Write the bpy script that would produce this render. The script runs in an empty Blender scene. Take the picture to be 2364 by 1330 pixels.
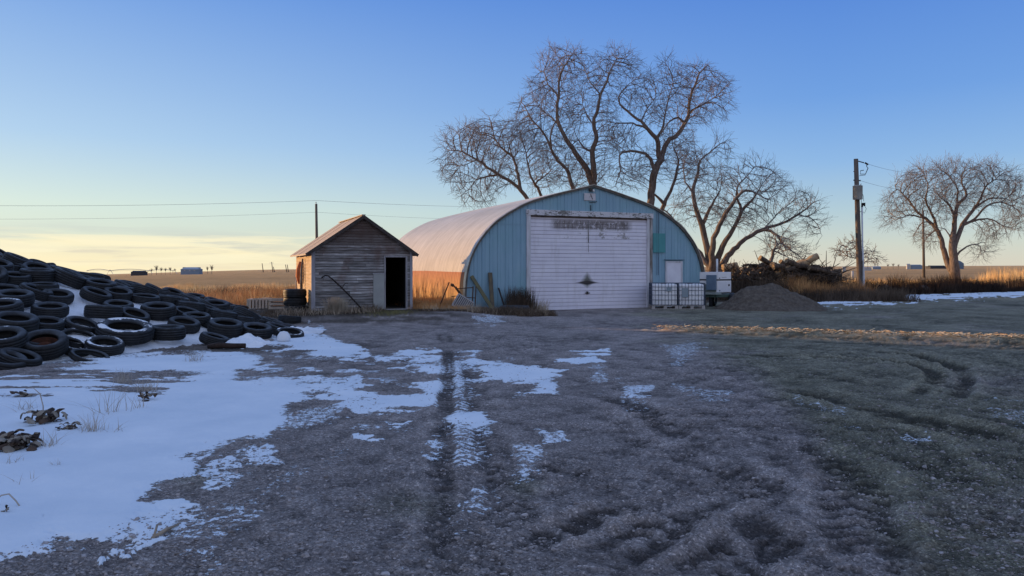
import bpy, math, random
import numpy as np
from mathutils import Vector, Matrix

S = bpy.context.scene
COL = S.collection
PI = math.pi
F, CX, HY, CAMH = 1707.0, 1182.0, 618.0, 1.6      # focal length (photo pixels), axis column, horizon row, eye height
R = random.Random(7)
NR = np.random.default_rng(11)
TH = math.radians(23)
UC, US = math.cos(TH), math.sin(TH)

# ------------------------------------------------------------------ noise
def _h(ix, iy, seed):
    n = (ix.astype(np.int64) * 374761393 + iy.astype(np.int64) * 668265263 + seed * 974711) & 0xffffffff
    n = ((n ^ (n >> 13)) * 1274126177) & 0xffffffff
    return ((n ^ (n >> 16)) & 0xffff) / 65535.0
def vn(x, y, seed=0):
    x = np.asarray(x, float); y = np.asarray(y, float)
    ix, iy = np.floor(x), np.floor(y)
    fx, fy = x - ix, y - iy
    fx = fx * fx * fx * (fx * (fx * 6 - 15) + 10); fy = fy * fy * fy * (fy * (fy * 6 - 15) + 10)
    a, b, c, d = _h(ix, iy, seed), _h(ix + 1, iy, seed), _h(ix, iy + 1, seed), _h(ix + 1, iy + 1, seed)
    return (a + (b - a) * fx) * (1 - fy) + (c + (d - c) * fx) * fy - .5
def fbm(x, y, octs=4, seed=0, gain=.5):
    r, a, f = 0, 1.0, 1.0
    for o in range(octs):
        r = r + a * vn(x * f + 13.7 * o, y * f - 7.3 * o, seed + o * 17); a *= gain; f *= 2.03
    return r
def sst(a, b, x):
    t = np.clip((np.asarray(x, float) - a) / (b - a), 0, 1); return t * t * (3 - 2 * t)

# ------------------------------------------------------------------ terrain
def zg(x, y):
    """macro ground height"""
    x = np.asarray(x, float); y = np.asarray(y, float)
    rise = .22 * sst(20.8, 23.2, y) * (1 - sst(-2.2, .6, x)) * sst(-16, -9.5, x) * (1 - .4 * sst(30, 45, y))
    r = np.hypot(x, y)
    q = x / np.maximum(y, 1)
    s = np.interp(q, [-.7, -.55, -.33, -.1, .2, .7], [-.0095, -.0078, -.0022, 0, .0012, .0026])
    far = s * np.maximum(r - 90, 0)
    ditch = -.35 * np.exp(-((x - verge_x(y) - 3.2) / 1.6) ** 2) * sst(30, 36, y) * (x > 12) * (1 - sst(60, 80, y))
    return rise + far + ditch * 0
def verge_x(y):
    return np.interp(y, [30, 34.6, 40.8, 48, 60, 90], [11, 14.4, 19.0, 33, 60, 130])
def mound_h(x, y):
    x = np.asarray(x, float); y = np.asarray(y, float)
    p1 = .33 * ((x + 8.2) * -.9 + (y - 11.7) * .43)
    p2 = -.242 * (x + 5.9) - .105 * (y - 18.8)
    p2 = np.minimum(p2, 1.62 - .16 * (y - 17) + .8 * np.maximum(0, -x - 15))  # unseen rise off to the left, shaped to shade the yard
    k = .18
    hh = np.clip(.5 + .5 * (p2 - p1) / k, 0, 1)
    m = p2 * (1 - hh) + p1 * hh - k * hh * (1 - hh)
    cap = np.interp(x, [-24, -15, -12], [3.7, 2.9, 2.4])
    m = np.minimum(m, cap)
    far = sst(23.5, 29, y) * sst(-30, -8, -np.abs(x + 30))      # back of the pile falls away
    m = m - 6 * sst(27, 35, y)
    return m + .05 * fbm(x * .9, y * .9, 3, 5)

# ------------------------------------------------------------------ mesh helpers
def link(name, me, parent=None, m=None):
    o = bpy.data.objects.new(name, me); COL.objects.link(o)
    if parent is not None: o.parent = parent
    if m is not None:
        for k in (m if isinstance(m, (list, tuple)) else [m]): me.materials.append(k)
    return o
def mesh_np(name, V, Fc, parent=None, m=None, smooth=False, midx=None):
    V = np.asarray(V, np.float32).reshape(-1, 3); Fc = np.asarray(Fc, np.int32)
    me = bpy.data.meshes.new(name)
    n, k = Fc.shape
    me.vertices.add(len(V)); me.vertices.foreach_set('co', V.ravel())
    me.loops.add(n * k); me.loops.foreach_set('vertex_index', Fc.ravel())
    me.polygons.add(n)
    me.polygons.foreach_set('loop_start', np.arange(0, n * k, k, dtype=np.int32))
    me.polygons.foreach_set('loop_total', np.full(n, k, np.int32))
    me.polygons.foreach_set('use_smooth', np.full(n, smooth))
    if midx is not None: me.polygons.foreach_set('material_index', np.asarray(midx, np.int32))
    me.update(calc_edges=True)
    return link(name, me, parent, m)
class MB:
    def __init__(s): s.v = []; s.f = []; s.mi = []
    def add(s, vs, fs, mi=0):
        b = len(s.v); s.v += [tuple(v) for v in vs]; s.f += [tuple(b + i for i in f) for f in fs]; s.mi += [mi] * len(fs); return s
    def box(s, lo, hi, mi=0, M=None):
        x0, y0, z0 = lo; x1, y1, z1 = hi
        vs = [(x0,y0,z0),(x1,y0,z0),(x1,y1,z0),(x0,y1,z0),(x0,y0,z1),(x1,y0,z1),(x1,y1,z1),(x0,y1,z1)]
        if M is not None: vs = [tuple(M @ Vector(v)) for v in vs]
        return s.add(vs, [(0,3,2,1),(4,5,6,7),(0,1,5,4),(1,2,6,5),(2,3,7,6),(3,0,4,7)], mi)
    def bar(s, a, b, w, t, mi=0, up=(0,0,1)):
        a = Vector(a); b = Vector(b); d = b - a; L = d.length; d.normalize()
        x = d.cross(Vector(up))
        if x.length < 1e-4: x = d.cross(Vector((1,0,0)))
        x.normalize(); z = x.cross(d)
        M = Matrix((( x.x, d.x, z.x, a.x),(x.y, d.y, z.y, a.y),(x.z, d.z, z.z, a.z),(0,0,0,1)))
        return s.box((-w/2, 0, -t/2), (w/2, L, t/2), mi, M)
    def tube(s, pts, rad, n=6, mi=0, cap=True):
        pts = [Vector(p) for p in pts]; N = len(pts)
        if not isinstance(rad, (list, tuple)): rad = [rad] * N
        vs = []; fs = []; px = None
        for i, p in enumerate(pts):
            d = (pts[min(i+1, N-1)] - pts[max(i-1, 0)]).normalized()
            if px is None:
                px = d.cross(Vector((0,0,1)))
                if px.length < .05: px = d.cross(Vector((0,1,0)))
            px = (px - d * px.dot(d)).normalized(); py = d.cross(px)
            for k in range(n):
                a = 2 * PI * k / n
                vs.append(tuple(p + (px * math.cos(a) + py * math.sin(a)) * rad[i]))
        for i in range(N - 1):
            for k in range(n):
                k2 = (k + 1) % n
                fs.append((i*n+k, i*n+k2, (i+1)*n+k2, (i+1)*n+k))
        if cap:
            fs.append(tuple(reversed(range(n)))); fs.append(tuple((N-1)*n + k for k in range(n)))
        return s.add(vs, fs, mi)
    def lathe(s, prof, n=32, mi=0, close=False, M=None, cap=False):
        vs = []; fs = []; m = len(prof)
        for k in range(n):
            a = 2 * PI * k / n
            for r, z in prof:
                v = Vector((r * math.cos(a), r * math.sin(a), z)); vs.append(tuple(M @ v) if M is not None else tuple(v))
        for k in range(n):
            k2 = (k + 1) % n
            for j in range(m if close else m - 1):
                j2 = (j + 1) % m
                fs.append((k*m+j, k2*m+j, k2*m+j2, k*m+j2))
        if cap:
            fs.append(tuple(reversed([k*m for k in range(n)]))); fs.append(tuple(k*m+m-1 for k in range(n)))
        return s.add(vs, fs, mi)
    def build(s, name, m, parent=None, smooth=False, bevel=0):
        me = bpy.data.meshes.new(name); me.from_pydata(s.v, [], s.f)
        me.polygons.foreach_set('material_index', s.mi)
        me.polygons.foreach_set('use_smooth', [smooth] * len(s.f)); me.update()
        o = link(name, me, parent, m)
        if bevel:
            b = o.modifiers.new('bevel', 'BEVEL'); b.width = bevel; b.segments = 2; b.limit_method = 'ANGLE'
        return o
def tag(o, label=None, cat=None, group=None, kind=None):
    if label: o['label'] = label
    if cat: o['category'] = cat
    if group: o['group'] = group
    if kind: o['kind'] = kind
    return o
def thing(name, label, cat, loc=(0,0,0), rz=0, group=None):
    o = bpy.data.objects.new(name, None); COL.objects.link(o); o.empty_display_size = .2
    o.location = loc; o.rotation_euler = (0, 0, rz)
    return tag(o, label, cat, group)
def at(px, py, Y):
    return Vector(((px - CX) / F * Y, Y, CAMH - (py - HY) / F * Y))
def gp(px, py):
    """point of the flat yard under a photo pixel"""
    Y = CAMH * F / (py - HY); return ((px - CX) / F * Y, Y)

# ------------------------------------------------------------------ materials
def nt(name):
    m = bpy.data.materials.new(name); m.use_nodes = True
    t = m.node_tree; b = t.nodes['Principled BSDF']
    return m, t, b
class NW:
    def __init__(s, t): s.t = t
    def n(s, typ, **kw):
        nd = s.t.nodes.new(typ)
        for k, v in kw.items():
            if k.startswith('i_'):
                key = k[2:]; key = int(key) if key.isdigit() else key.replace('_', ' ')
                nd.inputs[key].default_value = v
            else: setattr(nd, k, v)
        return nd
    def l(s, a, b): s.t.links.new(a, b)
    def noise(s, scale, detail=5, rough=.55, vec=None, dist=0):
        nd = s.n('ShaderNodeTexNoise'); nd.inputs['Scale'].default_value = scale; nd.inputs['Detail'].default_value = detail
        nd.inputs['Roughness'].default_value = rough; nd.inputs['Distortion'].default_value = dist
        if vec is not None: s.l(vec, nd.inputs['Vector'])
        return nd.outputs['Fac']
    def mapv(s, scale=(1,1,1), kind='Object', loc=(0,0,0), rot=(0,0,0)):
        tc = s.n('ShaderNodeTexCoord'); mp = s.n('ShaderNodeMapping')
        s.l(tc.outputs[kind], mp.inputs['Vector']); mp.inputs['Scale'].default_value = scale; mp.inputs['Location'].default_value = loc
        mp.inputs['Rotation'].default_value = rot
        return mp.outputs['Vector']
    def geo(s, scale=(1,1,1)):
        g = s.n('ShaderNodeNewGeometry'); mp = s.n('ShaderNodeMapping')
        s.l(g.outputs['Position'], mp.inputs['Vector']); mp.inputs['Scale'].default_value = scale
        return mp.outputs['Vector']
    def ramp(s, fac, stops):
        nd = s.n('ShaderNodeValToRGB'); cr = nd.color_ramp
        while len(cr.elements) < len(stops): cr.elements.new(.5)
        for e, (p, c) in zip(cr.elements, stops):
            e.position = p; e.color = (c if len(c) == 4 else (*c, 1)) if isinstance(c, tuple) else (c, c, c, 1)
        s.l(fac, nd.inputs['Fac']); return nd.outputs['Color']
    def mix(s, fac, a, b, typ='MIX'):
        nd = s.n('ShaderNodeMix', data_type='RGBA', blend_type=typ)
        for sock, v in ((nd.inputs[0], fac), (nd.inputs[6], a), (nd.inputs[7], b)):
            if isinstance(v, (int, float)): sock.default_value = v
            elif isinstance(v, tuple): sock.default_value = (*v, 1) if len(v) == 3 else v
            else: s.l(v, sock)
        return nd.outputs[2]
    def math(s, op, a, b=0, clamp=False):
        nd = s.n('ShaderNodeMath', operation=op); nd.use_clamp = clamp
        for i, v in enumerate((a, b)):
            if isinstance(v, (int, float)): nd.inputs[i].default_value = v
            else: s.l(v, nd.inputs[i])
        return nd.outputs[0]
    def bump(s, h, strength, dist, b, norm=None):
        nd = s.n('ShaderNodeBump'); nd.inputs['Strength'].default_value = strength; nd.inputs['Distance'].default_value = dist
        s.l(h, nd.inputs['Height'])
        if norm is not None: s.l(norm, nd.inputs['Normal'])
        s.l(nd.outputs[0], b.inputs['Normal']); return nd.outputs[0]
def simple(name, c1, c2=None, scale=3, rough=.8, metal=0, stretch=(1,1,1), bump=.0, bscale=30, spec=.3, sharp=(.35,.65), coords='Object'):
    m, t, b = nt(name); w = NW(t)
    c2 = c2 or tuple(x * .7 for x in c1)
    v = w.mapv(stretch, coords)
    f = w.noise(scale, 6, .6, v)
    w.l(w.ramp(f, [(sharp[0], c1), (sharp[1], c2)]), b.inputs['Base Color'])
    b.inputs['Roughness'].default_value = rough; b.inputs['Metallic'].default_value = metal
    b.inputs['Specular IOR Level'].default_value = spec
    if bump: w.bump(w.noise(bscale, 4, .6, v), bump, .02, b)
    return m

def ground_mat():
    m, t, b = nt('yard_dirt'); w = NW(t)
    P = w.geo()
    def att(n):
        a = w.n('ShaderNodeAttribute', attribute_name=n); return a.outputs['Fac']
    big = w.noise(.35, 4, .6, P); mid = w.noise(2.6, 6, .65, P); fine = w.noise(28, 8, .75, P); vfine = w.noise(110, 4, .7, P)
    purple = w.ramp(mid, [(.3, (.215,.188,.178)), (.55, (.295,.260,.248)), (.75, (.385,.345,.33))])
    green = w.ramp(mid, [(.3, (.150,.142,.102)), (.55, (.205,.195,.145)), (.75, (.275,.262,.20))])
    gmask = w.ramp(w.math('ADD', att('green'), w.math('MULTIPLY', w.math('SUBTRACT', big, .5), 1.8)), [(.3, 0.0), (.75, 1.0)])
    base = w.mix(gmask, purple, green)
    spk = w.ramp(fine, [(.28, .35), (.48, .92), (.64, 1.35), (.74, 2.2)])
    base = w.mix(1.0, base, spk, 'MULTIPLY')
    vc = w.n('ShaderNodeTexVoronoi'); vc.inputs['Scale'].default_value = 85; w.l(P, vc.inputs['Vector'])
    sv = w.n('ShaderNodeSeparateColor'); w.l(vc.outputs['Color'], sv.inputs[0])
    base = w.mix(1.0, base, w.ramp(sv.outputs[0], [(0, .62), (.5, 1.0), (.88, 1.12), (.97, 1.9)]), 'MULTIPLY')
    base = w.mix(w.math('MULTIPLY', w.ramp(vfine, [(.60, 0.0), (.68, 1.0)]), .45), base, (.46,.44,.46))
    base = w.mix(1.0, base, w.ramp(att('relief'), [(0, .38), (.5, 1.0), (1, 1.4)]), 'MULTIPLY')  # painted shading: low spots darker, crests lighter
    base = w.mix(1.0, base, w.ramp(att('rut_shade'), [(0, 1.0), (1, .5)]), 'MULTIPLY')  # shade painted into tread hollows and rough patches
    # grass / painted sunlit strip
    gr = w.ramp(w.noise(9, 6, .7, P), [(.3, (.20,.12,.06)), (.5, (.42,.27,.13)), (.7, (.60,.42,.22))])
    base = w.mix(att('grass'), base, gr)
    litter = w.ramp(w.noise(14, 6, .7, P), [(.35, (.022,.018,.016)), (.55, (.07,.055,.04)), (.72, (.19,.16,.12))])
    base = w.mix(att('litter'), base, litter)
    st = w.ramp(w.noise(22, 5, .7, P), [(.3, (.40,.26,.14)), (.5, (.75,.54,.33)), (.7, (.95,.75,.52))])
    base = w.mix(att('sun_strip'), base, st)
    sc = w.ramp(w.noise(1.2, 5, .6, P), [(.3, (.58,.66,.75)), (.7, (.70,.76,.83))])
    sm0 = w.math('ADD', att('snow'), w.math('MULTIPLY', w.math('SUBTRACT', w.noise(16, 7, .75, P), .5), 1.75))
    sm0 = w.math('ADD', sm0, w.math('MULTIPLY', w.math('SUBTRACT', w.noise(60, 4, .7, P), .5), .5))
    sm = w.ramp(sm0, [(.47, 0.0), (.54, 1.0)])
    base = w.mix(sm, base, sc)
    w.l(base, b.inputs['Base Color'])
    b.inputs['Roughness'].default_value = .9; b.inputs['Specular IOR Level'].default_value = .15
    vo = w.n('ShaderNodeTexVoronoi'); vo.inputs['Scale'].default_value = 62; w.l(P, vo.inputs['Vector'])
    peb = w.ramp(vo.outputs['Distance'], [(.0, 1.0), (.42, .0)])
    hgt = w.math('ADD', w.math('ADD', w.math('MULTIPLY', fine, 1.0), w.math('MULTIPLY', vfine, .5)), w.math('MULTIPLY', peb, .30))
    hs = w.math('ADD', w.math('MULTIPLY', w.noise(5, 4, .5, P), .35), w.math('MULTIPLY', w.noise(50, 3, .5, P), .05))
    hh = w.n('ShaderNodeMix', data_type='FLOAT'); w.l(sm, hh.inputs[0]); w.l(hgt, hh.inputs[2])
    w.l(w.math('ADD', hs, .75), hh.inputs[3])
    w.bump(hh.outputs[0], .9, .035, b)
    return m

# ------------------------------------------------------------------ the yard
def poly_sd(px, py, poly):
    """signed distance (inside positive) to a polygon"""
    poly = np.array(poly, float); n = len(poly)
    d = np.full(px.shape, 1e18); inside = np.zeros(px.shape, bool)
    for i in range(n):
        a = poly[i]; b = poly[(i + 1) % n]; e = b - a
        wx, wy = px - a[0], py - a[1]
        tt = np.clip((wx * e[0] + wy * e[1]) / (e @ e), 0, 1)
        d = np.minimum(d, (wx - e[0] * tt) ** 2 + (wy - e[1] * tt) ** 2)
        c = (a[1] > py) != (b[1] > py)
        if abs(e[1]) > 1e-9:
            xi = a[0] + (py - a[1]) / e[1] * e[0]
            inside ^= c & (px < xi)
    d = np.sqrt(d); return np.where(inside, d, -d)
def line_d(x, y, pts):
    """distance, arclength and signed side along a polyline"""
    best = np.full(x.shape, 1e9); arc = np.zeros(x.shape); side = np.zeros(x.shape); acc = 0
    for (ax, ay), (bx, by) in zip(pts[:-1], pts[1:]):
        ex, ey = bx - ax, by - ay; L = math.hypot(ex, ey)
        wx, wy = x - ax, y - ay
        tt = np.clip((wx * ex + wy * ey) / L / L, 0, 1)
        dd = np.hypot(wx - ex * tt, wy - ey * tt); k = dd < best
        best = np.where(k, dd, best); arc = np.where(k, acc + tt * L, arc)
        side = np.where(k, (wx * ey - wy * ex) / L, side); acc += L
    return best, arc, side

SNOW = [ # (outline in plan pixels, density, softness)
 ([(-900,905),(-300,880),(0,868),(60,858),(200,842),(330,818),(420,812),(560,806),(600,830),(590,850),(560,868),(640,880),(720,893),(790,900),(835,907),(800,915),(730,922),(690,936),(655,962),(650,990),(640,1004),(560,1012),(520,1026),(480,1050),(430,1082),(390,1118),(345,1150),(420,1158),(450,1170),(400,1184),(330,1190),(270,1212),(190,1242),(130,1236),(100,1252),(50,1268),(0,1282),(-300,1380),(-1500,1700)], 1.0, 16),
 ([(600,790),(690,765),(745,757),(732,775),(790,795),(845,818),(780,827),(700,812),(610,806)], .9, 7),
 ([(872,832),(920,826),(1000,838),(1060,824),(1095,820),(1120,838),(1180,842),(1285,872),(1270,888),(1190,886),(1130,872),(1080,872),(1060,900),(1020,880),(960,858),(900,846)], .84, 9),
 ([(800,935),(850,922),(940,905),(1005,885),(1020,900),(1010,940),(950,952),(880,955),(820,958)], .82, 8),
 ([(800,958),(850,962),(872,980),(850,990),(800,984)], .9, 5),
 ([(822,1012),(870,992),(935,978),(925,990),(880,998),(840,1016)], .9, 4),
 ([(1285,832),(1340,820),(1400,812),(1400,826),(1330,842)], .9, 5),
 ([(235,1298),(300,1275),(345,1240),(380,1245),(350,1270),(290,1302)], .95, 5),
 ([(1068,1178),(1090,1150),(1135,1128),(1140,1148),(1110,1185)], .66, 10),
 ([(1180,1066),(1210,1044),(1250,1060),(1240,1080),(1200,1080)], .52, 10),
 ([(1035,870),(1085,870),(1105,960),(1112,1080),(1085,1090),(1050,1080),(1040,960)], .74, 10),
 ([(990,1020),(1030,1012),(1035,1050),(1005,1060)], .72, 6),
 ([(1010,1180),(1075,1190),(1080,1250),(1020,1240)], .55, 8),
 ([(1360,842),(1395,840),(1400,885),(1380,895)], .48, 8),
 ([(1425,880),(1500,890),(1500,930),(1440,925)], .57, 10),
 ([(1530,798),(1600,790),(1640,800),(1560,840)], .47, 10),
 ([(1560,885),(1680,905),(1640,930),(1560,915)], .45, 10),
 ([(1260,1000),(1310,985),(1310,1025),(1240,1035)], .58, 8),
 ([(1300,1080),(1460,1085),(1450,1130),(1320,1120)], .42, 12),
 ([(2080,985),(2160,995),(2150,1015),(2090,1005)], .5, 5),
 ([(1830,925),(1960,930),(1970,980),(1860,965)], .40, 10),
 ([(2280,940),(2370,945),(2380,975),(2290,965)], .42, 8),
 ([(925,812),(1010,810),(1010,817),(930,816)], .85, 2.5),
 ([(700,866),(830,860),(830,870),(720,872)], .7, 4),
 ([(750,885),(830,882),(830,890),(760,895)], .7, 4),
 ([(1885,700),(1900,692),(2000,686),(2120,680),(2364,670),(2900,657),(2900,672),(2364,684),(2150,692),(2040,699),(1950,706)], 1.05, 2.2),
 ([(2040,697),(2110,693),(2115,697),(2050,700)], .8, 2),
 ([(1090,738),(1170,742),(1150,749),(1100,746)], .5, 3),
 ([(540,1030),(620,1015),(640,1040),(590,1060)], .66, 8),
 ([(470,1110),(545,1085),(560,1110),(500,1130)], .62, 7),
 ([(620,960),(800,935),(780,975),(640,1020)], .52, 12),
 ([(250,1240),(480,1190),(560,1170),(520,1230),(300,1290)], .45, 14),
]
TRACKS = [ # plan-pixel polyline, width, depth, lug pitch
 ([(1095,1500),(1090,1330),(1078,1180),(1072,1080),(1062,960),(1050,870),(1035,800),(1020,765)], .22, .014, .16),
 ([(985,1330),(1010,1180),(1022,1080),(1028,960),(1035,870),(1030,800)], .10, .02, .16),
 ([(1230,1330),(1190,1180),(1150,1080),(1120,960),(1095,880),(1080,830)], .16, .022, .16),
 ([(1180,1300),(1240,1240),(1330,1210),(1420,1180),(1560,1150),(1640,1120)], .14, .05, .2),
 ([(1300,1330),(1420,1270),(1540,1200),(1640,1150),(1760,1120)], .2, .04, .22),
 ([(1560,1400),(1660,1310),(1760,1250),(1800,1200)], .2, .05, .2),
 ([(1350,905),(1450,930),(1520,970),(1600,1030),(1680,1090),(1840,1190)], .24, .03, .18),
 ([(1700,820),(1900,825),(2060,835),(2150,855),(2165,885),(2120,920)], .16, .06, .3),
 ([(1750,800),(1960,805),(2120,820),(2200,850),(2225,885),(2190,925)], .16, .06, .3),
 ([(1830,900),(1960,930),(2080,965),(2200,990),(2364,1040)], .3, .06, .3),
 ([(2000,1330),(1990,1200),(1960,1100),(1900,1010)], .24, .05, .2),
 ([(2364,1180),(2220,1120),(2120,1050),(2060,980)], .24, .05, .24),
 ([(1460,1330),(1530,1280),(1620,1240),(1700,1260)], .18, .05, .2),
 ([(1840,1330),(1780,1240),(1700,1180),(1640,1165)], .16, .045, .2),
]
YARD = {}
def yard_z(x, y):
    px = CX + F * x / y; py = HY + CAMH * F / y
    i = np.clip(np.searchsorted(YARD['pys'], py), 0, len(YARD['pys']) - 1); j = np.clip(np.round((px - YARD['px'][0]) / 3.0).astype(int), 0, len(YARD['px']) - 1)
    return YARD['z'][i, j]
def build_yard():
    pys = []
    p = 2300.0
    while p > 1000: pys.append(p); p -= 3.2
    while p > 664: pys.append(p); p -= 1.55
    Y = CAMH * F / (np.array(pys) - HY)
    PX = np.arange(-620, 3000, 3.0)
    yy, xx = np.meshgrid(Y, PX, indexing='ij')
    off = xx - CX; x = off / F * yy + np.sign(off) * np.maximum(0, np.abs(off) - 1330) / F * 4.6; y = yy
    px = CX + F * x / y; py = HY + CAMH * F / y
    z = zg(x, y)
    snow = np.zeros(x.shape)
    wob = fbm(x * 1.5, y * 1.9, 6, 3, .68)
    persp = (py - HY) / 400
    for poly, den, soft in SNOW:
        sd = poly_sd(px, py, poly)
        sd = sd + wob * (46 * persp + 3)
        if den < .99: snow = np.maximum(snow, den * sst(-soft * 2.2, soft * 1.0, sd))
        else: snow = np.maximum(snow, 1.35 * sst(-soft * 2.2, soft * 3.2, sd))
    # large-scale crumbs of snow near the drifts
    crumbs = fbm(x * 2.2, y * 2.2, 4, 61, .6)
    nearsnow = np.exp(-np.maximum(0, -(poly_sd(px, py, SNOW[0][0]))) / (60 + 60 * persp))
    snow = np.maximum(snow, sst(.05, .45, crumbs) * (.16 + .5 * nearsnow) + .14 * nearsnow)
    # bare stripes in the snow below the pile
    strip = sst(835, 860, py) * (1 - sst(900, 925, py)) * (1 - sst(330, 620, px))
    snow = snow - strip * sst(-.12, .25, fbm(x * .8, y * 3.6, 4, 71, .6)) * 1.25
    # grassy island patches in the snow
    for (gx, gy, rx, ry) in ((290,875,60,16),(345,905,70,14),(60,915,80,7),(160,990,30,10),(30,1010,50,12),(470,800,170,9),(100,1200,1,1)):
        dd = ((px - gx) / rx) ** 2 + ((py - gy) / ry) ** 2
        snow = snow - .95 * np.exp(-dd) * (.75 + 1.3 * np.abs(fbm(x * 4, y * 4, 3, 77)))
    yard_edge = np.interp(x, [-40, -9, -6.6, -2, -1, 8, 14, 14.1], [22.5, 23, 22.6, 24.2, 26, 33.2, 34.5, 34.6])
    yard_edge = np.where(x > 14, 34.6 + (x - 14.4) * np.where(x < 19, 1.35, .52) + np.where(x < 19, 0, 3.8), yard_edge)
    e = y - yard_edge + fbm(x * .8, y * .8, 3, 12) * .8
    grass = sst(.6, 2.2, e)
    litter = sst(-1.6, -.3, e) * (x < 1.6) * (1 - sst(8, 14, e)) + sst(.2, .9, e) * (x >= 8) * (1 - sst(4, 7, e))
    litter = np.clip(litter, 0, 1)
    litter = np.maximum(litter, .8 * sst(-.6, .3, y - 20.9 - .12 * (x + 6)) * (x > -8) * (1 - sst(-2.2, -.2, x)) * (y < 30) * sst(-.25, .2, fbm(x*1.3, y*2.2, 4, 8)))
    litter = np.maximum(litter, .75 * np.exp(-((px - 520) / 200) ** 2 - ((py - 806) / 12) ** 2))
    # low berm, coloured pale as a painted strip of sunlight
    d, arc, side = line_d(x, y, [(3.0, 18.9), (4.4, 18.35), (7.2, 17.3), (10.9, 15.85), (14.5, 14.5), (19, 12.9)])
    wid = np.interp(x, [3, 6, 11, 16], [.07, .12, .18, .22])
    sun_strip = np.exp(-(d / wid) ** 2) * sst(-.35, .0, fbm(x * 1.7, y * 1.7, 3, 31) + np.interp(x, [3, 7], [-.12, .1]))
    z = z + .10 * np.exp(-(d / (wid * 1.2)) ** 2) * (1 + fbm(x * 5, y * 5, 3, 32)) * sst(2.6, 5, x)
    # dirt relief
    amp = (1 - .85 * np.clip(snow * 1.3, 0, 1)) * (1 - .5 * grass)
    near = 1 - sst(12, 34, y)
    z = z + amp * (.03 * fbm(x * .6, y * .6, 2, 41) + .013 * fbm(x * 4.2, y * 4.2, 3, 42, .55) * (.35 + near) + .011 * fbm(x * 11, y * 15, 4, 43, .65) * near + .008 * fbm(x * 38, y * 44, 2, 48, .6) * (1 - sst(7, 14, y)))
    rough = sst(.0, .35, fbm(x * .55, y * .55, 3, 44) + .25 * (x > 1) * (y < 14) - .05)
    ridg = 1 - np.abs(fbm(x * 5 + y * 1.6, y * 6, 4, 45, .65)) * 3.2
    z = z + amp * rough * np.clip(ridg, 0, 1) * .022 * near
    zrel0 = z.copy()
    rut_shade = rough * np.clip(-fbm(x * 2.6, y * 3.4, 5, 46, .7) * 3, 0, 1) * .55
    for pts, wd, dep, pitch in TRACKS:
        wp = [gp(*q) for q in pts]
        d, arc, side = line_d(x + fbm(x, y, 2, 51) * .07, y, wp)
        L = sum(math.dist(a, b) for a, b in zip(wp[:-1], wp[1:]))
        ends = sst(0, .8, arc) * (1 - sst(L - .8, L, arc)) * sst(-.4, .1, fbm(x * .9, y * .9, 2, 52))
        prof = np.exp(-(d / wd) ** 4); berm = np.exp(-((d - wd * 1.35) / (wd * .4)) ** 2)
        lug = np.sin((arc + np.abs(side) * .9) / pitch * 2 * PI) * .5 + .5
        z = z + ends * (-dep * prof + dep * .65 * berm * (.7 + fbm(x * 6, y * 6, 2, 53)) + prof * lug * dep * (.35 + .6 * np.abs(fbm(x * 3, y * 3, 3, 57))) * near)
        rut_shade = np.maximum(rut_shade, prof * ends * (.04 + .50 * (1 - lug) ** 3))
        snow = snow - prof * ends * (.12 + .22 * (1 - lug)) * (snow < .9)
    # green-grey ground to the right and in patches
    green = sst(-160, 160, px - np.interp(py, [640, 760, 800, 900, 1000, 1150, 1330], [1400, 1480, 1600, 1780, 1860, 1950, 2060]))
    green = np.maximum(green * .85, .55 * np.exp(-((px - 900) / 160) ** 2 - ((py - 1170) / 60) ** 2))
    green = np.maximum(green, .5 * np.exp(-((px - 1210) / 60) ** 2 - ((py - 1120) / 40) ** 2))
    green = np.maximum(green, .6 * np.exp(-((px - 440) / 90) ** 2 - ((py - 1100) / 40) ** 2))
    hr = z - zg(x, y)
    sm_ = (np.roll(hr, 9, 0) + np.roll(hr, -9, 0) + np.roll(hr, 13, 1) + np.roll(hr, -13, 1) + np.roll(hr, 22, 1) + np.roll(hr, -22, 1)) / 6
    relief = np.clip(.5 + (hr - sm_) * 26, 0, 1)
    z = z + np.clip(snow, 0, 1) ** 2 * .022 + .02 * np.clip(snow, 0, 1) * fbm(x * .7, y * .7, 2, 99)
    edge = np.minimum(1, np.minimum((xx + 620) / 60, (3000 - xx) / 60)) * (1 - sst(54, 57.5, y))
    z = z - .14 * (1 - np.clip(edge, 0, 1))
    YARD.update(pys=np.array(pys)[::-1], px=PX, z=z[::-1])
    V = np.stack([x, y, z], -1).reshape(-1, 3)
    r, c = x.shape
    i = np.arange(r * c).reshape(r, c)
    Fc = np.stack([i[:-1, :-1], i[:-1, 1:], i[1:, 1:], i[1:, :-1]], -1).reshape(-1, 4)
    o = mesh_np('ground', V, Fc, None, ground_mat(), True)
    for n, a in (('snow', snow), ('grass', grass), ('litter', litter), ('sun_strip', sun_strip), ('rut_shade', rut_shade), ('green', green), ('relief', relief)):
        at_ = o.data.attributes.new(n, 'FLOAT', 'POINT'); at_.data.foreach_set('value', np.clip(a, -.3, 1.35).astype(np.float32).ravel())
    tag(o, kind='structure')
build_yard()

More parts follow.
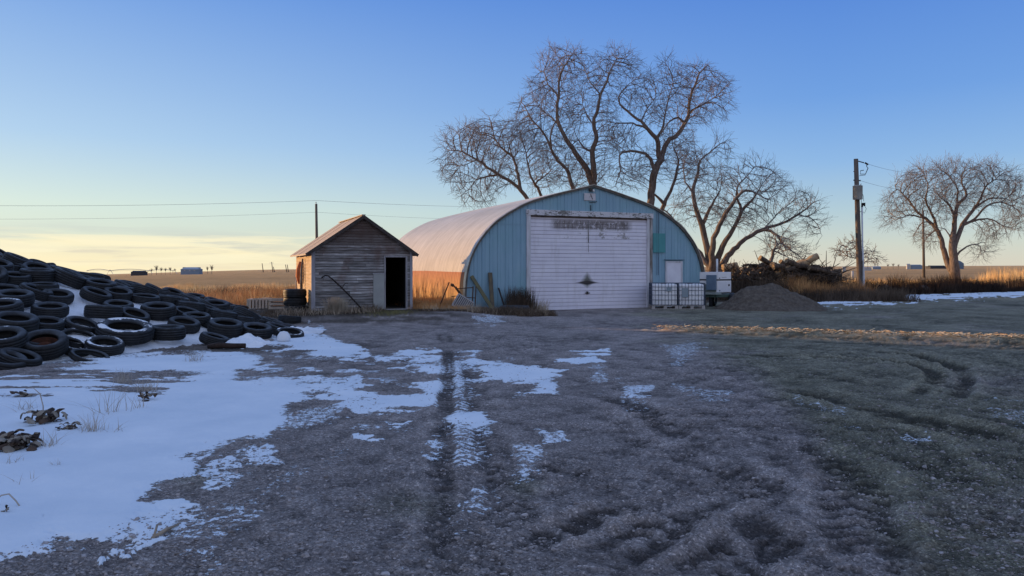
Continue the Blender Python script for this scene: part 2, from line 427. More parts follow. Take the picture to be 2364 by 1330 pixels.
# ------------------------------------------------------------------ the plain
def build_plain():
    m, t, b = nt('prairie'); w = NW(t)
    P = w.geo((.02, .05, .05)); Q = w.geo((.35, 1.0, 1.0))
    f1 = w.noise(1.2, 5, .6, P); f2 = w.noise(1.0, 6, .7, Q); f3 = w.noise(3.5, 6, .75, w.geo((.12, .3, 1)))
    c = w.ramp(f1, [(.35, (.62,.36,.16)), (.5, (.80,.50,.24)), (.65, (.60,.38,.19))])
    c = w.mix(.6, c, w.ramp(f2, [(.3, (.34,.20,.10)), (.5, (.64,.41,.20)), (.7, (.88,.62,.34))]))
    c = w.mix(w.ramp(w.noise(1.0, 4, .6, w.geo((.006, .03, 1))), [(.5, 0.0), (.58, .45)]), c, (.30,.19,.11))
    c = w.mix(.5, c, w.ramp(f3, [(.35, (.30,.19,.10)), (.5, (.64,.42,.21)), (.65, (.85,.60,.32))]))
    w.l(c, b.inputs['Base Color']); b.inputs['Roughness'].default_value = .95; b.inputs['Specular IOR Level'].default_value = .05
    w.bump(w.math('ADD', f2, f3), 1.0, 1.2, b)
    rs = np.concatenate([[0.0, 1.2], np.geomspace(2.2, 6000, 150)]); an = np.linspace(0, 2 * PI, 361)[:-1]
    rr, aa = np.meshgrid(rs, an, indexing='ij')
    x, y = rr * np.sin(aa), rr * np.cos(aa)
    inside = (y > 1) & (y < 57) & (np.abs(x) < 1.02 * y + 1.1)
    z = zg(x, y) - .10 - .2 * inside + .12 * fbm(x * .06, y * .06, 3, 9) * sst(60, 120, rr)
    z = np.where(y < 0, 0 - .1, z)
    n, k = rr.shape; i = np.arange(n * k).reshape(n, k); j = np.roll(i, -1, axis=1)
    Fc = np.stack([i[:-1], i[1:], j[1:], j[:-1]], -1).reshape(-1, 4)
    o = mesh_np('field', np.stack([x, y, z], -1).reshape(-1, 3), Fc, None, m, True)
    tag(o, kind='structure')
build_plain()

# ------------------------------------------------------------------ silage pile
M_SHEET, _t, _b = nt('white_sheet')
_w = NW(_t); _P = _w.geo()
_c = _w.ramp(_w.noise(1.6, 5, .6, _P), [(.3, (.60,.64,.70)), (.6, (.78,.80,.84)), (.75, (.86,.87,.89))])
_d = _w.ramp(_w.noise(3.5, 6, .7, _P), [(.66, 0.0), (.72, 1.0)])
_w.l(_w.mix(_d, _c, (.10,.10,.10)), _b.inputs['Base Color']); _b.inputs['Roughness'].default_value = .6
_w.bump(_w.noise(2.2, 5, .6, _P, 1.5), .7, .12, _b)
def build_mound():
    gx = np.concatenate([np.linspace(-60, -16, 40), np.linspace(-15.8, -4.4, 120)]); gy = np.concatenate([np.linspace(2, 10, 20), np.linspace(10.1, 34, 180)])
    x, y = np.meshgrid(gx, gy, indexing='ij'); z = mound_h(x, y) + .035 * np.abs(fbm(x * 2.5, y * 1.8, 3, 81))
    z = np.maximum(z, -.25 + 0 * z); n, k = x.shape; i = np.arange(n * k).reshape(n, k)
    Fc = np.stack([i[:-1, :-1], i[1:, :-1], i[1:, 1:], i[:-1, 1:]], -1).reshape(-1, 4)
    zz = z.ravel(); keep = (zz[Fc] > -.24).any(axis=1); Fc = Fc[keep]
    o = mesh_np('silage_pile', np.stack([x, y, z], -1).reshape(-1, 3), Fc, None, M_SHEET, True)
    tag(o, 'long sloping silage pile under a white snow-dusted sheet, weighted with old tyres', 'silage pile')
build_mound()

# ------------------------------------------------------------------ tyres
def rubber(name, frost, base=.018):
    m, t, b = nt(name); w = NW(t); V = w.mapv()
    g = w.n('ShaderNodeNewGeometry'); sx = w.n('ShaderNodeSeparateXYZ'); w.l(g.outputs['Normal'], sx.inputs[0])
    n = w.noise(5, 5, .65, w.geo())
    dust_sheen = w.ramp(w.math('ADD', w.math('MULTIPLY', sx.outputs['Z'], .45), n), [(.72, 0.0), (.98, 1.0)])
    c = w.ramp(w.noise(9, 5, .6, V), [(.3, (base*.45, base*.5, base*.6)), (.7, (base*1.1, base*1.15, base*1.3))])
    c = w.mix(w.math('MULTIPLY', dust_sheen, .40), c, (.10,.12,.15))  # dust on upward faces, raised to paint in their bluish highlights
    fr = w.ramp(w.math('ADD', w.math('MULTIPLY', sx.outputs['Z'], .5), w.noise(2.6, 6, .7, w.geo())), [(1.06 - frost, 0.0), (1.12 - frost, 1.0)])
    c = w.mix(fr, c, (.72,.75,.80))
    w.l(c, b.inputs['Base Color']); b.inputs['Roughness'].default_value = .6; b.inputs['Specular IOR Level'].default_value = .3
    w.bump(w.noise(60, 3, .6, V), .3, .01, b)
    return m
M_RUB = [rubber('rubber_dull', .0), rubber('rubber_dusty', .04, .022), rubber('rubber_frosted', .10, .02)]
def tyre_mesh(name, r, ri, wd, lug=.0, seg=60, oval=1.0, mat=None, sag=0):
    """carcass of a loose tyre, axis along local z; lugs are cut into the shoulder"""
    half = wd / 2
    prof = [(ri, -half*.62), (ri+.012, -half*.80), (ri + (r-ri)*.35, -half*1.02), (ri + (r-ri)*.75, -half*1.0), (r-.022, -half*.86)]
    groove = [-.62, -.58, -.54, -.22, -.18, -.14, .14, .18, .22, .54, .58, .62]
    for i, g in enumerate(groove): prof.append((r - (.013 if i % 3 == 1 else 0) - .006 * g * g, half * g))
    prof += [(r-.022, half*.86), (ri + (r-ri)*.75, half*1.0), (ri + (r-ri)*.55, half*1.035), (ri + (r-ri)*.35, half*1.02), (ri+.012, half*.80), (ri, half*.62),
             (ri+.02, half*.55), (r-.05, half*.7), (r-.028, 0), (r-.05, -half*.7), (ri+.02, -half*.55)]
    b = MB(); vs = []; m = len(prof)
    for k in range(seg):
        a = 2*PI*k/seg
        for j, (q, z) in enumerate(prof):
            cut = lug * (k % 2) if abs(q - r) < .03 and abs(z) > half*.5 and j < 18 else 0
            q2 = q - cut
            X, Yy = q2*math.cos(a), q2*math.sin(a)*oval
            vs.append((X, Yy, z + half - sag * (X / r) ** 2))
    fs = [(k*m+j, ((k+1)%seg)*m+j, ((k+1)%seg)*m+(j+1)%m, k*m+(j+1)%m) for k in range(seg) for j in range(m)]
    b.add(vs, fs); me = bpy.data.meshes.new(name); me.from_pydata(b.v, [], b.f)
    me.polygons.foreach_set('use_smooth', [True]*len(fs)); me.materials.append(mat); me.update()
    return me
TY = {}
for mi, mm in enumerate(M_RUB):
    TY['car', mi] = tyre_mesh('tyre', .325, .195, .20, .008, 56, 1, mm)
    TY['worn', mi] = tyre_mesh('tyre', .335, .225, .155, .004, 56, .95, mm, .02)
    TY['wide', mi] = tyre_mesh('tyre', .36, .205, .26, .012, 56, 1, mm)
    TY['big', mi] = tyre_mesh('tyre', .52, .30, .27, .016, 72, .97, mm)
    TY['thin', mi] = tyre_mesh('tyre', .33, .245, .10, .0, 56, 1.02, mm, .03)
def mhit(px, py):
    """point of the pile under a photo pixel"""
    q = (px - CX) / F; s = -(py - HY) / F; lo = 8.0
    while lo < 32:
        z = CAMH + s * lo
        if float(mound_h(q * lo, lo)) >= z or z < 0: break
        lo += .05
    return q * lo, lo
def mnormal(x, y):
    e = .25
    return Vector((-(float(mound_h(x+e,y)) - float(mound_h(x-e,y)))/(2*e), -(float(mound_h(x,y+e)) - float(mound_h(x,y-e)))/(2*e), 1)).normalized()
# px, py, kind, material, extra tilt (deg) away from the slope, tilt heading (deg), label or None
T = [
 (33,700,'wide',1,8,200,None),(131,690,'car',1,6,220,None),(78,684,'car',0,14,60,None),(115,725,'car',1,8,200,None),(4,727,'wide',2,10,200,None),
 (105,756,'car',0,6,180,None),(32,760,'wide',1,5,190,None),(187,757,'worn',1,10,30,None),(180,784,'thin',2,4,0,None),(238,736,'wide',0,16,150,None),
 (272,713,'car',0,6,170,None),(306,738,'car',0,8,10,None),(287,779,'big',2,7,200,'biggest black tyre low on the pile, frosty rim and snow in its hole'),
 (386,781,'wide',0,14,160,'upright-tilted black tyre just right of the biggest tyre'),
 (66,797,'worn',1,12,60,None),(103,814,'wide',0,16,240,'tyre still holding a rusty brown rim, low at the left of the pile'),
 (8,806,'wide',2,16,220,None),(162,806,'worn',2,10,20,None),(240,806,'car',2,4,180,'tyre with a broad crescent of snow on its sidewall, lowest row'),
 (205,824,'thin',0,6,40,None),(40,840,'car',0,8,60,'dark tyre lying nearest the camera at the pile foot'),(4,845,'car',0,4,0,None),
 (33,648,'car',1,6,190,None),(87,645,'wide',0,8,180,None),(140,645,'car',0,5,0,None),(200,650,'wide',1,8,180,None),(218,690,'car',0,12,60,None),
 (275,674,'car',0,5,180,None),(262,650,'car',1,5,0,None),(338,669,'car',0,6,180,None),(345,690,'worn',1,4,180,None),(383,700,'car',0,9,180,None),
 (365,728,'wide',0,8,200,None),(439,713,'car',0,7,180,None),(430,726,'worn',0,5,0,None),(452,742,'car',1,10,190,None),(423,755,'car',1,3,180,None),
 (519,767,'wide',0,6,170,None),(590,774,'wide',1,7,190,None),(492,791,'car',0,9,90,'worn dark tyre half sunk in snow at the foot, mid pile'),(495,748,'thin',1,3,0,None),
 (556,742,'car',0,6,180,None),(577,733,'car',0,5,0,None),(600,741,'worn',0,5,0,None),(625,747,'car',0,4,0,None),(668,741,'car',0,9,180,'tyre at the right tip of the pile, nearest the shed'),
 (655,754,'worn',1,3,0,None),(620,760,'thin',1,4,0,None),(668,774,'worn',2,9,200,'snowy ripped tyre at the right foot of the pile'),(440,696,'car',0,5,0,None),(488,703,'car',0,6,180,None),
 (480,721,'car',1,5,0,None),(547,714,'car',0,7,180,None),(520,710,'car',0,5,0,None),(547,724,'worn',0,4,0,None),(513,732,'car',0,5,180,None),
 (455,689,'car',0,4,0,None),(406,676,'car',0,6,0,None),(640,765,'car',0,4,0,None),(560,757,'worn',0,4,0,None),
]
M_RUST = simple('rust', (.10,.035,.018), (.035,.016,.012), 9, .8, .2, bump=.3)
placed = []
def put_tyre(px, py, x, y, kind, mi, tilt, head, label=None, sink=.02):
    o = link('tyre', TY[kind, mi]); o.name = 'tyre'
    n = mnormal(x, y); z = max(float(mound_h(x, y)), 0 if y < 22 else float(zg(x, y)))
    q = Vector((0, 0, 1)).rotation_difference(n)
    h = math.radians(head); ax = Vector((-math.sin(h), math.cos(h), 0))
    from mathutils import Quaternion
    q = Quaternion(ax, math.radians(tilt)) @ q @ Quaternion((0, 0, 1), R.uniform(0, 6.28))
    o.rotation_mode = 'QUATERNION'; o.rotation_quaternion = q
    r = {'car': .325, 'worn': .335, 'wide': .36, 'big': .52, 'thin': .33}[kind]
    o.location = (x, y, z - sink + r * math.sin(math.radians(tilt)) * .75)
    sc = R.uniform(.93, 1.07) if kind != 'big' else 1; o.scale = (sc, sc, sc)
    placed.append([o, x, y, label, kind, mi]); return o
for px, py, kind, mi, tilt, head, lab in T:
    x, y = mhit(px, py + 6)
    o = put_tyre(px, py, x, y, kind, mi, tilt, head, lab)
    if lab and 'rusty brown rim' in lab:
        rb = MB(); rb.lathe([(.0, .10), (.06, .10), (.075, .13), (.12, .12), (.16, .07), (.185, .05), (.20, .06), (.20, .15), (.215, .16)], 36)
        rb.build('rim', M_RUST, o, True)
GAPS = [(188,672,40,10),(168,703,14,8),(215,712,38,12),(62,668,16,9),(340,757,60,13),(480,770,26,14),(172,733,22,12),(120,785,22,8),(290,697,26,7),(395,700,10,4),(520,745,26,5),(450,800,160,12),(235,665,40,8)]
tries = 0; RT = random.Random(21)
while tries < 14000 and len(placed) < 262:
    tries += 1
    x = RT.uniform(-17, -5.2); y = RT.uniform(11, 24.5); h = float(mound_h(x, y))
    if h < .16: continue
    px = CX + F * x / y; py = HY + (CAMH - h) * F / y
    if px < -140: continue
    if any(((px-a)/c)**2 + ((py-b_)/d)**2 < 1 for a, b_, c, d in GAPS): continue
    lowband = py > 700 and px < 560
    mind = .70 if lowband else .50
    if any((x-p[1])**2 + (y-p[2])**2 < (mind * (1.3 if p[4] == 'big' else 1))**2 for p in placed): continue
    kind = RT.choices(['car', 'worn', 'wide', 'thin'], [6, 2, 2, 1])[0]
    put_tyre(px, py, x, y, kind, RT.choices([0, 1, 2], [6, 4, 0])[0], RT.choice([2, 5, 8, 13, 18]), RT.uniform(0, 360))
ORD = ['leftmost', 'second from left', 'third from left', 'fourth from left', 'fifth from left', 'sixth from left', 'seventh from left', 'eighth from left', 'ninth from left', 'tenth from left'] + ['%dth from left' % k for k in range(11, 60)]
TIER = ['lowest', 'second lowest', 'third lowest', 'fourth lowest', 'fifth lowest', 'sixth lowest', 'seventh lowest', 'eighth lowest', 'ninth lowest', 'tenth lowest', 'eleventh lowest', 'twelfth lowest'] + ['upper'] * 20
tiers = {}
for p in placed:
    k = max(0, int(((p[1] + 8.2) * -.9 + (p[2] - 11.7) * .43) / .72)); tiers.setdefault(k, []).append(p)
KN = {'car': 'black car tyre', 'worn': 'worn bald tyre', 'wide': 'wide black tyre', 'thin': 'flattened thin tyre', 'big': 'big tyre'}
for ti, k in enumerate(sorted(tiers)):
    for i, p in enumerate(sorted(tiers[k], key=lambda q: q[1] / q[2])):
        tag(p[0], p[3] or '%s on the sheeted pile, %s in the %s row' % (KN[p[4]], ORD[i], TIER[ti]), 'tyre', 'old tyres weighting the silage pile')
# dark strip of torn rubber and small bits at the foot
b = MB(); xx, yy = gp(523, 806)
b.tube([(xx-.36, yy, .05), (xx-.15, yy-.02, .075), (xx+.1, yy, .06), (xx+.36, yy+.04, .06)], [.05, .06, .055, .05], 8)
tag(b.build('log', simple('charred', (.02,.014,.012), (.05,.03,.025), 12, .9, bump=.6), None, True), 'short dark log lying on snow at the foot of the tyres', 'log')
b = MB(); xx, yy = gp(655, 790); Mx = Matrix.Translation((xx, yy, .10))
b.lathe([(.0,.14),(.08,.12),(.13,.05),(.15,-.02),(.13,-.08),(0,-.1)], 14, 0, False, Mx)
tag(b.build('jug', simple('jug_white', (.7,.72,.75), (.62,.65,.7), 3, .4), None, True), 'round white plastic jug in the snow by the pile tip', 'jug')
b = MB()
for k in range(1):
    nx, ny = 14, 8
    for i in range(nx):
        for j in range(ny):
            pass
def sheet(name, px, py, w_, d_, h_, label, cat, m, seed):
    x0, y0 = gp(px, py); u = np.linspace(-1, 1, 30); v = np.linspace(-1, 1, 18); U, W_ = np.meshgrid(u, v, indexing='ij')
    rr = np.sqrt(U*U + W_*W_) + fbm(U*1.7, W_*1.7, 3, seed) * .7
    X = x0 + U * w_; Yy = y0 + W_ * d_
    Z = h_ * np.clip(1 - rr, 0, 1) ** .7 * (1 + 1.2 * fbm(U * 3, W_ * 3, 3, seed + 1)) - .01 + .02 * (rr < 1)
    n, k = X.shape; i = np.arange(n*k).reshape(n, k)
    o = mesh_np(name, np.stack([X, Yy, Z], -1).reshape(-1, 3), np.stack([i[:-1,:-1], i[1:,:-1], i[1:,1:], i[:-1,1:]], -1).reshape(-1, 4), None, m, True)
    return tag(o, label, cat)
sheet('plastic_sheet', 565, 795, .5, .8, .13, 'crumpled white plastic sheet bulging from under the lowest tyres', 'plastic sheet', M_SHEET, 3)
sheet('plastic_sheet', 695, 768, .55, .7, .12, 'loose torn white plastic sheet at the right tip of the pile', 'plastic sheet', M_SHEET, 8)

# ------------------------------------------------------------------ the arched building
H0 = Vector((3.16 - .04 * UC, 28.66 - .04 * US, 0))
def hu(px, v=0.0, H=H0):
    """local (x) of the ray under a photo column on the plane local y = v"""
    q = (px - CX) / F; x0 = H.x - US * v; y0 = H.y + UC * v
    return (q * y0 - x0) / (UC - q * US)
def hz(px, py, v=0.0, H=H0):
    u = hu(px, v, H); y = H.y + UC * v + US * u
    return CAMH - (py - HY) / F * y
PROF = [(5.26, -.15), (5.26, .5), (5.24, .92), (5.19, 1.35), (5.10, 1.75), (4.97, 2.1), (4.70, 2.58), (4.30, 3.05), (3.92, 3.37), (3.40, 3.70), (2.75, 4.02), (2.1, 4.23), (1.4, 4.42), (.7, 4.60), (0, 4.77)]
def catmull(P, n):
    P = [np.array(p, float) for p in P]; out = []
    for i in range(len(P) - 1):
        p0 = P[max(i-1, 0)]; p1 = P[i]; p2 = P[i+1]; p3 = P[min(i+2, len(P)-1)]
        for k in range(n):
            t = k / n
            out.append(.5 * ((2*p1) + (-p0+p2)*t + (2*p0-5*p1+4*p2-p3)*t*t + (-p0+3*p1-3*p2+p3)*t**3))
    out.append(P[-1]); return out
half = catmull(PROF, 3)
ARC = [(-a[0], a[1]) for a in half] + [(a[0], a[1]) for a in reversed(half[:-1])]
def arch_z(u):
    xs = [h[0] for h in reversed(half)]; zs = [h[1] for h in reversed(half)]
    return float(np.interp(abs(u), xs, zs))
HANG = thing('arched_shed', 'long arched metal shed with pale ribbed roof and light blue front wall', 'building', H0, TH)
def build_hangar():
    L = 13.1
    # corrugated shell
    m, t, b = nt('galvanised_ribs'); w = NW(t); V = w.mapv((1, .25, 1))
    sx = w.n('ShaderNodeSeparateXYZ'); w.l(w.mapv(), sx.inputs[0])
    up = w.ramp(w.noise(.8, 6, .6, V), [(.3, (.60,.56,.51)), (.7, (.70,.66,.61))])
    rz = w.math('ADD', sx.outputs['Z'], w.math('MULTIPLY', w.noise(.6, 4, .5, V), .16))
    low = w.ramp(rz, [(.3, (.60,.40,.19)), (.75, (.60,.37,.17)), (1.35, (.52,.25,.14))])
    lowz = w.n('ShaderNodeMapRange'); w.l(rz, lowz.inputs[0]); lowz.inputs[1].default_value = .2; lowz.inputs[2].default_value = 1.5
    low = w.ramp(lowz.outputs[0], [(0, (.74,.52,.22)), (.45, (.66,.38,.17)), (1, (.50,.22,.13))])
    k = w.ramp(w.math('SUBTRACT', rz, .62), [(.90, 1.0), (.915, 0.0)])
    c = w.mix(k, up, low)
    seam = w.ramp(w.noise(3, 5, .7, w.mapv((.3, 6, .3))), [(.4, .82), (.6, 1.0)])
    w.l(w.mix(1.0, c, seam, 'MULTIPLY'), b.inputs['Base Color'])
    b.inputs['Metallic'].default_value = 0; b.inputs['Roughness'].default_value = .75; b.inputs['Specular IOR Level'].default_value = .15
    N = 69; per = 8; ys = np.linspace(-.06, L, N * per + 1)
    rib = .028 * np.cos(np.arange(N * per + 1) / per * 2 * PI)
    rib = .018 * np.cos(np.arange(N * per + 1) / per * 2 * PI)
    A = np.array(ARC); d = np.gradient(A, axis=0); d /= np.linalg.norm(d, axis=1)[:, None]; nrm = np.stack([-d[:, 1], d[:, 0]], 1)
    P = A[None] + nrm[None] * rib[:, None, None]
    V3 = np.stack([P[..., 0], np.repeat(ys[:, None], len(A), 1), P[..., 1]], -1)
    n, kk = V3.shape[:2]; i = np.arange(n * kk).reshape(n, kk)
    Fc = np.stack([i[:-1, :-1], i[:-1, 1:], i[1:, 1:], i[1:, :-1]], -1).reshape(-1, 4)
    mesh_np('arched_roof', V3.reshape(-1, 3), Fc, HANG, m, True)
    # back wall
    mb = MB(); pts = [(a[0] * .995, L - .1, a[1] - .01) for a in ARC]
    mb.add(pts, [tuple(range(len(pts)))]); mb.build('back_wall', simple('back_wall', (.3,.32,.34)), HANG)
    # front wall: ribbed sheets cut round the door
    mw, t, b = nt('blue_sheet'); w = NW(t)
    V = w.mapv((1, 1, .12)); n1 = w.noise(3, 6, .65, V); n2 = w.noise(.9, 4, .5, w.mapv())
    c = w.ramp(n1, [(.3, (.19,.33,.43)), (.6, (.235,.385,.485)), (.75, (.29,.43,.52))])
    c = w.mix(w.ramp(n2, [(.45, 0.0), (.75, .5)]), c, (.16,.34,.38))
    sz = w.n('ShaderNodeSeparateXYZ'); w.l(w.mapv(), sz.inputs[0])
    dirt = w.ramp(w.math('ADD', sz.outputs['Z'], w.math('MULTIPLY', w.noise(2.5, 5, .7), .8)), [(.35, .55), (.8, 1.0)])
    c = w.mix(1.0, c, dirt, 'MULTIPLY')
    w.l(c, b.inputs['Base Color']); b.inputs['Roughness'].default_value = .55
    D0, D1, DZ = -2.66, 2.60, 3.66
    mb = MB(); step = .305; xs = []
    u = -5.2
    while u < 5.2:
        for du, off in ((0, 0), (.012, -.022), (.034, -.022), (.046, 0), (.135, 0), (.142, -.008), (.156, -.008), (.163, 0)):
            if u + du < 5.2: xs.append((u + du, off))
        u += step
    xs.append((5.2, 0)); xs += [(D0, 0), (D1, 0)]; xs.sort()
    for (ua, oa), (ub, ob) in zip(xs[:-1], xs[1:]):
        za, zb = arch_z(ua) - .03, arch_z(ub) - .03
        z0 = DZ if (ua >= D0 - 1e-6 and ub <= D1 + 1e-6) else -.1
        for (zl, zh_a, zh_b, fl) in ((z0, min(3.2, za), min(3.2, zb), 0), (3.2, za, zb, 1)):
            if z0 > 3.2 and fl == 0: continue
            if fl == 1: zl = max(3.2, z0)
            if zh_a <= zl and zh_b <= zl: continue
            o_ = -.012 if fl else 0
            mb.add([(ua, oa+o_, zl), (ub, ob+o_, zl), (ub, ob+o_, max(zh_b, zl)), (ua, oa+o_, max(zh_a, zl))], [(0, 1, 2, 3)])
    mb.build('front_wall', mw, HANG)
    # fascia along the arch
    for nm, w0, w1, y0, y1, mt in (('edge_trim', .0, .075, -.10, .02, simple('dark_trim', (.075,.075,.07), (.16,.14,.12), 6, .7, coords='Object')),
                                   ('edge_flashing', .078, .10, -.13, .06, simple('flashing', (.50,.48,.46), (.25,.23,.2), 2.2, .4, .6))):
        vs = []; fs = []
        for a, nn in zip(A, nrm):
            for (q, yq) in ((w0, y0), (w1, y0), (w1, y1), (w0, y1)):
                p = a - nn * (-q + .055) ; vs.append((p[0], yq, p[1]))
        for j in range(len(A) - 1):
            for q in range(4):
                fs.append((j*4+q, j*4+(q+1)%4, (j+1)*4+(q+1)%4, (j+1)*4+q))
        mb = MB(); mb.add(vs, fs); mb.build(nm, mt, HANG)
    # overhead door
    md, t, b = nt('door_paint'); w = NW(t); Vv = w.mapv()
    sz = w.n('ShaderNodeSeparateXYZ'); w.l(Vv, sz.inputs[0])
    X_, Z_ = sz.outputs['X'], sz.outputs['Z']
    base = w.ramp(w.noise(1.4, 5, .6, w.mapv((.5, 1, 2))), [(.3, (.66,.64,.74)), (.7, (.78,.76,.84))])
    st = w.ramp(w.noise(2.2, 6, .7, w.mapv((1.6, 1, .35))), [(.50, 0.0), (.75, .28)])
    base = w.mix(st, base, (.32,.29,.27))
    # peeled band near the top
    def band(v, lo, hi, s): return w.math('MULTIPLY', w.ramp(w.math('DIVIDE', w.math('SUBTRACT', v, lo - s), 8.0), [(0, 0.0), (s/8*1.0, 1.0)]), w.ramp(w.math('DIVIDE', w.math('SUBTRACT', hi + s, v), 8.0), [(0, 0.0), (s/8, 1.0)]))
    peel = w.ramp(w.noise(5, 7, .8, w.mapv((1.6, 1, 1.0))), [(.38, 0.0), (.46, 1.0)])
    peel = w.math('MULTIPLY', peel, w.math('MULTIPLY', band(Z_, 3.12, 3.38, .1), band(X_, -1.55, 1.55, .3)))
    base = w.mix(w.math('MULTIPLY', peel, w.ramp(w.noise(4, 5, .7, w.mapv((3, 1, .4))), [(.3, .55), (.6, .95)])), base, (.11,.09,.085))
    peel2 = w.math('MULTIPLY', w.ramp(w.noise(7, 7, .8), [(.55, 0.0), (.6, 1.0)]), w.math('MULTIPLY', band(Z_, 2.72, 3.1, .05), band(X_, -1.2, 1.6, .3)))
    base = w.mix(w.math('MULTIPLY', peel2, .8), base, (.17,.16,.13))
    top = w.ramp(w.math('DIVIDE', Z_, 4.0), [(.84, 0.0), (.90, .6)])
    base = w.mix(top, base, (.24,.20,.19))
    # dark greasy lozenge at hand height: |x-x0|*a + |z-z0|*b
    nx = w.math('ABSOLUTE', w.math('ADD', X_, .22)); nz = w.math('SUBTRACT', Z_, 1.03)
    nzd = w.math('MAXIMUM', w.math('MULTIPLY', nz, 1/.46), w.math('MULTIPLY', nz, -1/.24))
    body = w.math('ADD', w.math('MULTIPLY', nx, 1/.36), nzd)
    body = w.math('ADD', body, w.math('MULTIPLY', w.math('SUBTRACT', w.noise(6, 4, .6), .5), .5))
    bm_ = w.ramp(body, [(.45, .92), (1.0, 0.0)])
    base = w.mix(bm_, base, (.09,.10,.075))
    core = w.ramp(w.math('ADD', w.math('MULTIPLY', nx, 1/.62), w.math('ABSOLUTE', w.math('MULTIPLY', w.math('ADD', nz, .01), 1/.11))), [(.55, 1.0), (1.0, 0.0)])
    base = w.mix(core, base, (.03,.026,.03))
    grv = w.math('FRACT', w.math('DIVIDE', Z_, 3.58 / 25))
    base = w.mix(w.ramp(grv, [(.76, 0.0), (.84, .5), (.95, .5), (1.0, .0)]), base, w.mix(1.0, base, (.40,.38,.40), 'MULTIPLY'))
    w.l(base, b.inputs['Base Color']); b.inputs['Roughness'].default_value = .5
    mb = MB(); zt = 3.58; n = 25; hh = zt / n; y0 = .03
    def door_bottom(x): return float(np.interp(x, [-2.6, 2.6], [-.02, -.02]))
    for k in range(n):
        za = k * hh; big = k % 5 == 4
        g = .022 if k % 2 else .034
        gd = .012 if not big else .022
        mb.add([(D0+.0, y0, za), (D1-.12, y0, za), (D1-.12, y0, za+hh-g), (D0, y0, za+hh-g)], [(0,1,2,3)])
        mb.add([(D0, y0, za+hh-g), (D1-.12, y0, za+hh-g), (D1-.12, y0+gd, za+hh-g*.6), (D0, y0+gd, za+hh-g*.6)], [(0,1,2,3)])
        mb.add([(D0, y0+gd, za+hh-g*.6), (D1-.12, y0+gd, za+hh-g*.6), (D1-.12, y0+gd, za+hh-g*.2), (D0, y0+gd, za+hh-g*.2)], [(0,1,2,3)])
        mb.add([(D0, y0+gd, za+hh-g*.2), (D1-.12, y0+gd, za+hh-g*.2), (D1-.12, y0, za+hh), (D0, y0, za+hh)], [(0,1,2,3)])
    door = mb.build('overhead_door', md, HANG)
    dk = simple('dark_metal', (.03,.028,.028), (.06,.05,.045), 8, .6)
    mb = MB(); mb.bar((-.33, .0, .62), (-.12, .0, .62), .03, .03); mb.box((-.27, -.01, .58), (-.19, .025, .68)); mb.build('handle', dk, door, bevel=.004)
    mb = MB(); mb.bar((-.19, .015, 3.42), (-.17, .015, 2.55), .035, .012); mb.bar((-.175, .02, 2.5), (-.17, .02, 2.2), .012, .008); mb.build('hanging_strap', simple('strap', (.22,.23,.22), (.08,.08,.08), 9), door)
    # frame
    pw, t, b = nt('peeling_white'); w = NW(t)
    f = w.noise(6, 8, .75, w.mapv((1.0, 1, 3.0))); gv = w.noise(1.1, 3, .5, w.mapv())
    pm = w.ramp(w.math('ADD', f, w.math('MULTIPLY', w.math('SUBTRACT', gv, .5), .5)), [(.52, 0.0), (.57, 1.0)])
    w.l(w.mix(pm, (.58,.57,.60), w.ramp(w.noise(20, 4), [(.3, (.09,.085,.08)), (.7, (.20,.19,.17))])), b.inputs['Base Color']); b.inputs['Roughness'].default_value = .8
    brn = simple('weathered_jamb', (.14,.12,.10), (.42,.40,.40), 3, .8, stretch=(3, 1, .5), bump=.3)
    whj = simple('jamb_white', (.58,.58,.62), (.40,.39,.40), 4, .8, stretch=(3,1,.5), sharp=(.45,.75))
    fr = bpy.data.objects.new('door_frame', None); COL.objects.link(fr); fr.parent = HANG
    mb = MB(); mb.box((D0-.16, -.07, -.1), (D0, .05, 3.56)); mb.build('jamb', whj, fr, bevel=.006)
    mb = MB(); mb.box((D1-.0, -.075, -.1), (D1+.10, .05, 3.56)); mb.build('jamb', brn, fr, bevel=.006)
    mb = MB(); mb.box((D1-.12, -.03, -.1), (D1-.003, .06, 3.56)); mb.build('track_cover', whj, fr)
    mb = MB(); mb.box((D0-.18, -.09, 3.563), (D1+.13, .02, 3.77)); mb.build('header_board', pw, fr, bevel=.006)
    mb = MB(); mb.box((D0, .0, 3.50), (D1, .05, 3.56)); mb.build('weather_strip', simple('strip', (.16,.12,.10), (.05,.04,.04), 4), fr)
    # vent, light, patch, side door
    vt = MB(); vt.box((-.40, -.06, 4.19), (.10, -.03, 4.47)); vp = vt.build('vent_panel', simple('vent_white', (.56,.55,.58), (.48,.47,.50), 3), HANG, bevel=.008)
    mb = MB(); mb.add([(-.14, -.065, 4.45), (-.11, -.065, 4.45), (-.02, -.065, 4.24), (-.06, -.065, 4.24)], [(0,1,2,3)]); mb.add([(-.14,-.066,4.38),(-.12,-.066,4.38),(-.16,-.066,4.30),(-.17,-.066,4.30)], [(0,1,2,3)]); mb.build('slot', dk, vp)
    mb = MB(); mb.box((-.19, -.14, 4.55), (-.02, -.02, 4.66)); lf = mb.build('light_fixture', dk, HANG, bevel=.01)
    mb = MB(); mb.lathe([(0, -.06), (.035, -.05), (.045, 0), (.03, .04), (0, .05)], 12, 0, False, Matrix.Translation((-.04, -.15, 4.57))); mb.build('bulb', simple('lamp_glass', (.7,.7,.68)), lf, True)
    mb = MB(); mb.tube([(-.16, -.05, 4.12), (.12, -.06, 4.14), (.15, -.06, 4.17)], .015, 6); mb.tube([(-.1, -.04, 4.02), (-.1, -.04, 3.80)], .018, 6); mb.build('conduit', dk, HANG)
